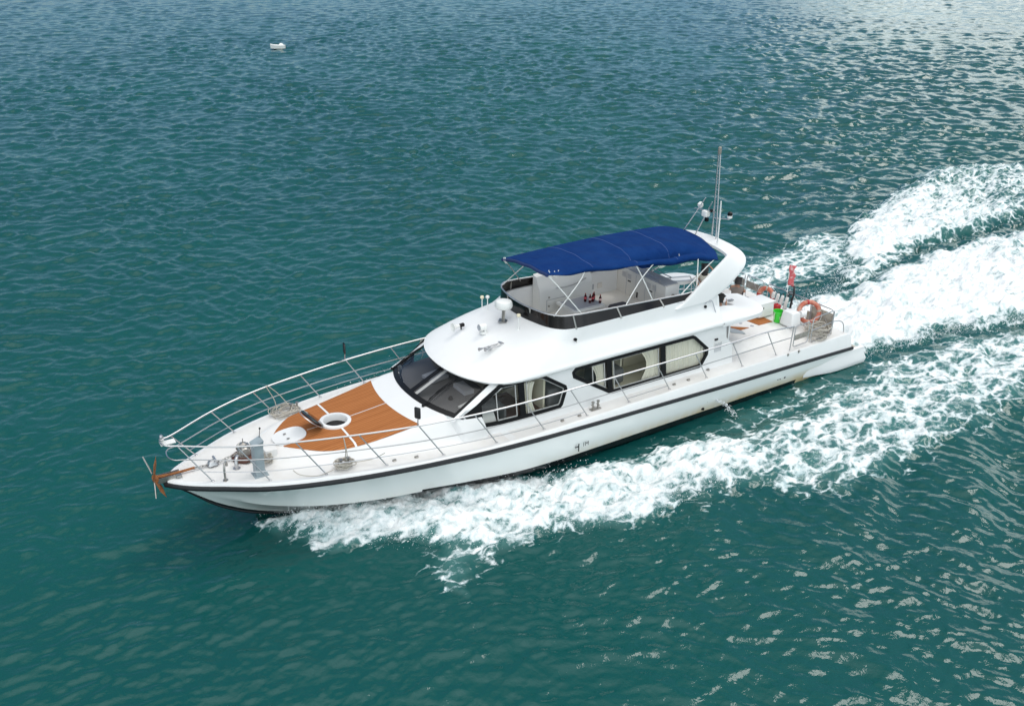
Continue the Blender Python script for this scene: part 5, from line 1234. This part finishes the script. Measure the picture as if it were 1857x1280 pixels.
def foam_field(X,Yy):
    wx=X+(fbm(X*0.9,Yy*0.9,4,3)-0.5)*1.5; wy=Yy+(fbm(X*0.9,Yy*0.9,4,31)-0.5)*1.3
    D=np.zeros(X.shape); H=np.zeros(X.shape)
    for poly,den,soft,h in FO:
        P=np.array(poly); m=(X>P[:,0].min()-2.5)&(X<P[:,0].max()+2.5)&(Yy>P[:,1].min()-2.5)&(Yy<P[:,1].max()+2.5)
        if not m.any(): continue
        s=sdist(wx[m],wy[m],poly); k=np.clip(s/soft*0.5+0.5,0,1); k=k*k*(3-2*k)
        D[m]=np.maximum(D[m],k*den); H[m]=np.maximum(H[m],h*np.clip(s/1.1+0.15,0,1)**0.7)
    D=np.where((Yy<-2.9)&(X<-24),D*(1-0.20*np.clip((-X-24)/8,0,1)),D)
    # thinner with distance behind in the far wake and inside hollows
    hol=fbm(X*0.35,Yy*0.35,3,77); 
    far=np.clip((-X-20)/22,0,1); D=D*(1-0.34*far)
    inF3=np.clip(1-np.abs(Yy-1.2)/3.4,0,1); D=np.where((X<-22)&(D>0.5),D-(np.clip(hol-0.5,0,1)*1.4)*np.clip((-X-20)/8,0,1),D)
    # the grey hollow between the stern jet and the starboard crest
    g=np.exp(-((Yy+3.4+0.03*(X+20))/0.6)**2)*np.clip((-X-17.5)/3,0,1); D=D*(1-0.5*g); H=H-0.45*g*(H>0)
    return np.clip(D,0,1.2),H
wr=np.random.default_rng(21); WV=[]
for k in range(150):
    two=k%3==2; lam=(0.30*(4.6/0.30)**(wr.random()**1.35)) if not two else 0.45*(4.2/0.45)**(wr.random()**1.2)
    th=(R(238)+wr.normal(0,0.62)) if not two else (R(12)+wr.normal(0,0.26))
    amp=0.0108*lam**0.62*math.exp(-(lam/3.1)**2)*(0.6+0.8*wr.random())*(1.15 if two else 1.0); WV.append((lam,th,amp,wr.random()*2*PI,two))
def hull_half(X):
    return np.interp(-X,[-10.2,-8.5,-7.1,-5,-3.3,0,10.1],[0.10,0.55,0.95,1.6,2.05,2.45,2.45])
def sea_height(X,Yy,dist):
    wx=X+1.2*(fbm(X*0.12,Yy*0.12,3,5)-0.5)*3; wy=Yy+1.2*(fbm(X*0.12,Yy*0.12,3,6)-0.5)*3
    Z=np.zeros(X.shape); fade_base=dist*0.0045
    gust=0.65+0.7*fbm(X*0.06,Yy*0.06,3,9)
    q1=np.clip(Yy-2.5,0,6)/6; q2=np.clip((6-X)/14,0,1); RG=q1*q1*(3-2*q1)*q2*(0.55+0.9*fbm(X*0.1,Yy*0.1,2,91))
    for lam,th,a,ph,two in WV:
        k=2*PI/lam; f_=np.clip((lam/ (2.4*np.maximum(fade_base,0.03))-0.5),0,1)
        p=(wx*math.cos(th)+wy*math.sin(th))*k+ph; s=np.sin(p); Z+=a*f_*(RG*1.25 if two else 1-0.72*np.clip(RG,0,1))*(1.0-2.0*np.abs(np.sin(p*0.5+0.25*s))**1.0+0.27)*1.15
    Z*=gust
    calm=0.30+0.85*np.clip((dist-22)/26,0,1)+0.95*np.clip((dist-45)/60,0,1)+0.40*np.clip(RG,0,1)
    Z*=calm*0.72
    # diverging wake waves, port quarter and starboard quarter
    for sy,x0 in((1,4.0),(-1,2.0)):
        along=(x0-X); off=sy*Yy-2.6; 
        ray_=off/np.maximum(along+5,0.5); env=np.clip((along-1)/8,0,1)*np.exp(-((ray_-0.42)/0.22)**2)*np.clip(1-off/60,0,1)
        ph=(X*math.cos(R(58))-sy*Yy*math.sin(R(58)))*2*PI/2.9+1.2*(fbm(X*0.2,Yy*0.2,2,51)-0.5)*4
        Z+=0.10*env*(np.sin(ph)+0.3*np.sin(2*ph+0.6))
    return Z
ca=math.degrees(yaw); angs=list(np.arange(ca-46,ca-34,0.2))+list(np.arange(ca-34,ca+34.001,0.092))+list(np.arange(ca+34.2,ca+46,0.2)); angs+=list(np.arange(ca+46,ca+314-0.5,1.5))
angs=np.radians(np.array(angs)); rad=[0.02,4,8]+list(11*1.0034**np.arange(0,860)); r_=rad[-1]
while r_<9000: r_*=1.022 if r_<700 else 1.15; rad.append(r_)
rad=np.array(rad); cx0,cy0=(M@Vector((15.4749,19.8257,0)))[:2]
AA,RR=np.meshgrid(angs,rad); X=cx0+RR*np.cos(AA); Yv=cy0+RR*np.sin(AA)
D=np.zeros(X.shape); H=np.zeros(X.shape); nearm=(np.abs(X+18)<42)&(np.abs(Yv)<24)&(RR<120)
D[nearm],H[nearm]=foam_field(X[nearm],Yv[nearm])
Z=sea_height(X,Yv,RR)
ins=(np.abs(Yv)<hull_half(X)+0.35)&(X<10.3)&(X>-10.6)
dh=np.clip((np.abs(Yv)-hull_half(X))/1.5,0,1)
boatm=np.clip(1-np.abs(X)/11,0,1)
Z=np.where((X<10.5)&(X>-11)&(np.abs(Yv)<5),Z*(0.35+0.65*dh),Z)
lump=np.zeros(X.shape); xm,ym=X[nearm],Yv[nearm]
lump[nearm]=(fbm(xm*1.1,ym*1.1,6,40,0.62)-0.5)*0.9-np.abs(fbm(xm*1.0,ym*1.15,6,44,0.60)-0.5)*1.5+0.14
Z=Z*(1-0.4*np.clip(D,0,1))+H*(0.55+0.9*lump)+np.clip(D,0,1)*lump*0.24
# keep the water under the hull
Z=np.where((np.abs(Yv)<hull_half(X)-0.1)&(X<10.0)&(X>-10.0),np.minimum(Z,-0.15),Z)
me=bpy.data.meshes.new('sea'); nr,na=X.shape
co_=np.stack([X,Yv,Z],-1).reshape(-1,3).astype(np.float32); me.vertices.add(nr*na); me.vertices.foreach_set('co',co_.ravel())
i=np.arange(nr-1)[:,None]; j=np.arange(na)[None,:]; j2=(j+1)%na
fa=np.stack([i*na+j,i*na+j2,(i+1)*na+j2,(i+1)*na+j],-1).reshape(-1,4)[:,::-1].astype(np.int32); nf=len(fa)
me.loops.add(nf*4); me.loops.foreach_set('vertex_index',fa.ravel()); me.polygons.add(nf); me.polygons.foreach_set('loop_start',np.arange(0,nf*4,4,dtype=np.int32)); me.polygons.foreach_set('loop_total',np.full(nf,4,dtype=np.int32)); me.polygons.foreach_set('use_smooth',np.ones(nf,dtype=bool))
at=me.attributes.new('foam','FLOAT','POINT'); at.data.foreach_set('value',D.ravel().astype(np.float32)); me.update(calc_edges=True)
SEA=bpy.data.objects.new('sea',me); COL.objects.link(SEA); SEA['kind']='structure'; SEA['label']='green-blue choppy sea with white wake foam'
def sea_mat():
    m=bpy.data.materials.new('sea_water'); m.use_nodes=True; t=m.node_tree; n=t.nodes; l=t.links; b=n['Principled BSDF']; out=n['Material Output']
    def mth(op,a,b_=None,c=None,cl=False):
        q=n.new('ShaderNodeMath'); q.operation=op; q.use_clamp=cl
        for i_,v in enumerate((a,b_,c)):
            if v is None: continue
            if isinstance(v,(int,float)): q.inputs[i_].default_value=v
            else: l.new(v,q.inputs[i_])
        return q.outputs[0]
    def noise(sc_,det,rough=0.55,vec=None,dist=0):
        q=n.new('ShaderNodeTexNoise'); q.inputs['Scale'].default_value=sc_; q.inputs['Detail'].default_value=det; q.inputs['Roughness'].default_value=rough; q.inputs['Distortion'].default_value=dist; l.new(vec or pos,q.inputs['Vector']); return q
    tc=n.new('ShaderNodeTexCoord'); pos=tc.outputs['Object']
    fo=n.new('ShaderNodeAttribute'); fo.attribute_name='foam'; F=fo.outputs['Fac']
    # warped coordinates
    wn=noise(0.8,3); wsub=n.new('ShaderNodeVectorMath'); wsub.operation='SUBTRACT'; l.new(wn.outputs['Color'],wsub.inputs[0]); wsub.inputs[1].default_value=(0.5,0.5,0.5)
    wm=n.new('ShaderNodeVectorMath'); wm.operation='MULTIPLY'; l.new(wsub.outputs[0],wm.inputs[0]); wm.inputs[1].default_value=(0.95,0.75,0)
    wa=n.new('ShaderNodeVectorMath'); wa.operation='ADD'; l.new(pos,wa.inputs[0]); l.new(wm.outputs[0],wa.inputs[1])
    st=n.new('ShaderNodeMapping'); st.inputs['Scale'].default_value=(0.75,1.25,0); l.new(wa.outputs[0],st.inputs[0]); wv=st.outputs[0]
    def lace(sc_):
        q=n.new('ShaderNodeTexVoronoi'); q.feature='DISTANCE_TO_EDGE'; q.voronoi_dimensions='2D'; q.inputs['Scale'].default_value=sc_; l.new(wv,q.inputs['Vector']); return q.outputs['Distance']
    la=mth('SUBTRACT',1,mth('MULTIPLY',lace(1.15),3.4),cl=True); lb=mth('SUBTRACT',1,mth('MULTIPLY',lace(3.1),3.2),cl=True)
    fn=noise(1.7,9,0.70,wv); fn2=noise(7,6,0.75,pos)
    lc=mth('ADD',mth('MULTIPLY',la,0.60),mth('MULTIPLY',lb,0.50))
    lc=mth('MULTIPLY',lc,mth('SUBTRACT',1.45,mth('MULTIPLY',F,0.75)))
    tex=mth('ADD',lc,mth('ADD',mth('MULTIPLY',mth('SUBTRACT',fn.outputs[0],0.5),2.2),mth('MULTIPLY',mth('SUBTRACT',fn2.outputs[0],0.5),1.5)))
    raw=mth('ADD',mth('MULTIPLY',F,1.75),mth('SUBTRACT',tex,1.47))
    mask=mth('MULTIPLY',mth('MULTIPLY',raw,2.6,cl=True),mth('MULTIPLY',F,8,cl=True),cl=True)
    aer=mth('MULTIPLY',mth('SUBTRACT',F,0.25),0.9,cl=True)
    # water body colour: large soft patches of green and blue-green
    big=noise(0.05,3); rp=n.new('ShaderNodeValToRGB'); rp.color_ramp.elements[0].position=0.35; rp.color_ramp.elements[1].position=0.7
    rp.color_ramp.elements[0].color=(0.005,0.068,0.066,1); rp.color_ramp.elements[1].color=(0.006,0.082,0.074,1); l.new(big.outputs[0],rp.inputs[0])
    m1=n.new('ShaderNodeMix'); m1.data_type='RGBA'; l.new(aer,m1.inputs['Factor']); l.new(rp.outputs[0],m1.inputs['A']); m1.inputs['B'].default_value=(0.10,0.26,0.25,1)
    l.new(m1.outputs['Result'],b.inputs['Base Color']); b.inputs['Roughness'].default_value=0.045; b.inputs['IOR'].default_value=1.333
    # ripples
    mp=n.new('ShaderNodeMapping'); mp.inputs['Rotation'].default_value=(0,0,R(20)); mp.inputs['Scale'].default_value=(1.0,1.0,0); l.new(pos,mp.inputs[0])
    r1=noise(3.4,4,0.55,mp.outputs[0],0.3); r2_=noise(1.1,3,0.5,mp.outputs[0],0.3)
    hh=mth('ADD',mth('MULTIPLY',r1.outputs[0],0.022),mth('MULTIPLY',r2_.outputs[0],0.03))
    bp=n.new('ShaderNodeBump'); bp.inputs['Strength'].default_value=1.0; bp.inputs['Distance'].default_value=1.0; l.new(hh,bp.inputs['Height']); l.new(bp.outputs[0],b.inputs['Normal'])
    fb=n.new('ShaderNodeBsdfPrincipled'); fb.inputs['Base Color'].default_value=(0.88,0.90,0.91,1); fb.inputs['Roughness'].default_value=0.75; fb.inputs['Specular IOR Level'].default_value=0.25
    fh=noise(3.2,8,0.62,wv); bp2=n.new('ShaderNodeBump'); bp2.inputs['Strength'].default_value=0.7; bp2.inputs['Distance'].default_value=0.13; l.new(mth('ADD',fh.outputs[0],mth('MULTIPLY',mask,0.3)),bp2.inputs['Height']); l.new(bp2.outputs[0],fb.inputs['Normal'])
    # thin foam is blue-grey; darker tone in the bump hollows is painted shade
    crp=n.new('ShaderNodeValToRGB'); crp.color_ramp.elements[0].position=0.0; crp.color_ramp.elements[1].position=1.0; q_=crp.color_ramp.elements.new(0.45); q_.color=(0.62,0.71,0.73,1); crp.color_ramp.elements[0].color=(0.36,0.50,0.52,1); crp.color_ramp.elements[1].color=(0.95,0.96,0.965,1); l.new(mth('ADD',mth('MULTIPLY',raw,0.45),mth('MULTIPLY',mth('SUBTRACT',fh.outputs[0],0.5),0.9)),crp.inputs[0]); l.new(crp.outputs[0],fb.inputs['Base Color'])
    ms=n.new('ShaderNodeMixShader'); l.new(mask,ms.inputs[0]); l.new(b.outputs[0],ms.inputs[1]); l.new(fb.outputs[0],ms.inputs[2]); l.new(ms.outputs[0],out.inputs[0])
    return m
me.materials.append(sea_mat())

# spray: small drops thrown up along the foam edges
def droplets(n,sampler,name,label):
    P,S=sampler(n); n=len(P); base=np.array([(1,0,0),(-1,0,0),(0,1,0),(0,-1,0),(0,0,1),(0,0,-1)],float); F=np.array([(0,2,4),(2,1,4),(1,3,4),(3,0,4),(2,0,5),(1,2,5),(3,1,5),(0,3,5)])
    V=(P[:,None,:]+base[None]*S[:,None,None]*rng.uniform(0.6,1.5,(n,1,3))).reshape(-1,3); FF=(F[None]+6*np.arange(n)[:,None,None]).reshape(-1,3).astype(np.int32)
    m_=bpy.data.meshes.new(name); m_.vertices.add(len(V)); m_.vertices.foreach_set('co',V.astype(np.float32).ravel()); m_.loops.add(len(FF)*3); m_.loops.foreach_set('vertex_index',FF.ravel()); m_.polygons.add(len(FF)); m_.polygons.foreach_set('loop_start',np.arange(0,len(FF)*3,3,dtype=np.int32)); m_.polygons.foreach_set('loop_total',np.full(len(FF),3,dtype=np.int32)); m_.update(calc_edges=True)
    m_.materials.append(mat('spray_white',(0.85,0.88,0.9),0.5)); o=bpy.data.objects.new(name,m_); COL.objects.link(o); setp(o,label,'spray',None,'stuff'); return o
def along(line,n,spread,up,size,wob=1.0):
    L_=np.array(line,float); seg=np.linalg.norm(np.diff(L_[:,:2],axis=0),axis=1); c=np.r_[0,np.cumsum(seg)]; t=rng.uniform(0,c[-1],n); x=np.interp(t,c,L_[:,0]); y=np.interp(t,c,L_[:,1])
    cl=fbm(t*0.9,t*0+3.3,3,61); keep=cl>rng.uniform(0.25,0.75,n)
    k=int(keep.sum()); a=rng.normal(0,spread,(k,2)); z=np.abs(rng.normal(0,up,k))*(0.4+1.2*cl[keep]); return np.stack([x[keep]+a[:,0],y[keep]+a[:,1],z+0.05],1),rng.lognormal(math.log(size),0.5,k)
def bow_s(n):
    a=along([(9.4,0.9),(8.2,2.0),(7.3,2.9),(5.7,4.0),(4.1,4.5),(1.8,5.1),(-1.4,5.3)],n,0.22,0.20,0.0055); b=along([(9.4,0.3),(8.4,1.0),(7.0,1.9),(5,2.8),(2,3.4)],n,0.26,0.2,0.0055)
    return np.concatenate([a[0],b[0]]),np.concatenate([a[1],b[1]])
droplets(14000,bow_s,'bow_spray','fine white spray thrown up along the near side bow wave')
droplets(9000,lambda n:along([(6.9,-2.5),(6.2,-3.2),(5.0,-3.7),(3.6,-3.8),(2.2,-3.6)],n,0.32,0.36,0.0075),'bow_spray','small fan of white spray showing beyond the far foredeck rail')
droplets(9000,lambda n:along([(-10.6,-1.2),(-12,-1.5),(-14.5,-1.9),(-17.0,-3.4),(-19.0,-4.6),(-21.5,-6.0),(-24.5,-7.3),(-28,-8.7)],n,0.22,0.22,0.008),'crest_spray','white spray along the breaking crest behind the stern')
droplets(8000,lambda n:along([(-10.0,2.2),(-11,2.4),(-13,2.7),(-15,3.0),(-17,3.6),(-20,4.4)],n,0.25,0.16,0.008),'wake_spray','white spray along the near edge of the stern wake')
# cooling water jet
def jet_s(n):
    t=rng.uniform(0,1,n); return np.stack([-3.33-0.45*t+rng.normal(0,0.02+0.05*t),2.66+0.45*t**0.9+rng.normal(0,0.02+0.05*t),0.52-0.52*t**1.8+rng.normal(0,0.02,n)],1),rng.lognormal(math.log(0.009),0.4,n)
droplets(320,jet_s,'cooling_water','thin stream of cooling water falling from the hull side')

# small craft far off
FB=bpy.data.objects.new('small_boat',None); COL.objects.link(FB); FB.location=(-20.6,-81.2,0.0); FB.rotation_euler=(0,0,R(-33)); FB.scale=(0.8,0.8,0.8); setp(FB,'tiny white boat alone far out on the open water, upper left','boat')
def fpart(name,mb,m): o=bpy.data.objects.new(name,mkmesh(name,mb,m)); COL.objects.link(o); o.parent=FB
mb=MB(); P=[]
for x,wd,z1 in ((-0.95,0.42,0.30),(-0.5,0.48,0.30),(0.2,0.46,0.34),(0.75,0.28,0.40),(1.0,0.03,0.46)): P.append([(x,-wd,z1),(x,-wd*0.8,-0.1),(x,wd*0.8,-0.1),(x,wd,z1),(x,0,z1+0.05)])
mb.grid(P,closed_v=True); mb.add(P[0],[(0,1,2,3,4)]); fpart('hull',mb,PLW)
mb=MB(); mb.box((-0.45,0,0.44),(0.6,0.6,0.26),tap=0.55,bev=0.05); fpart('cabin',mb,PLW)
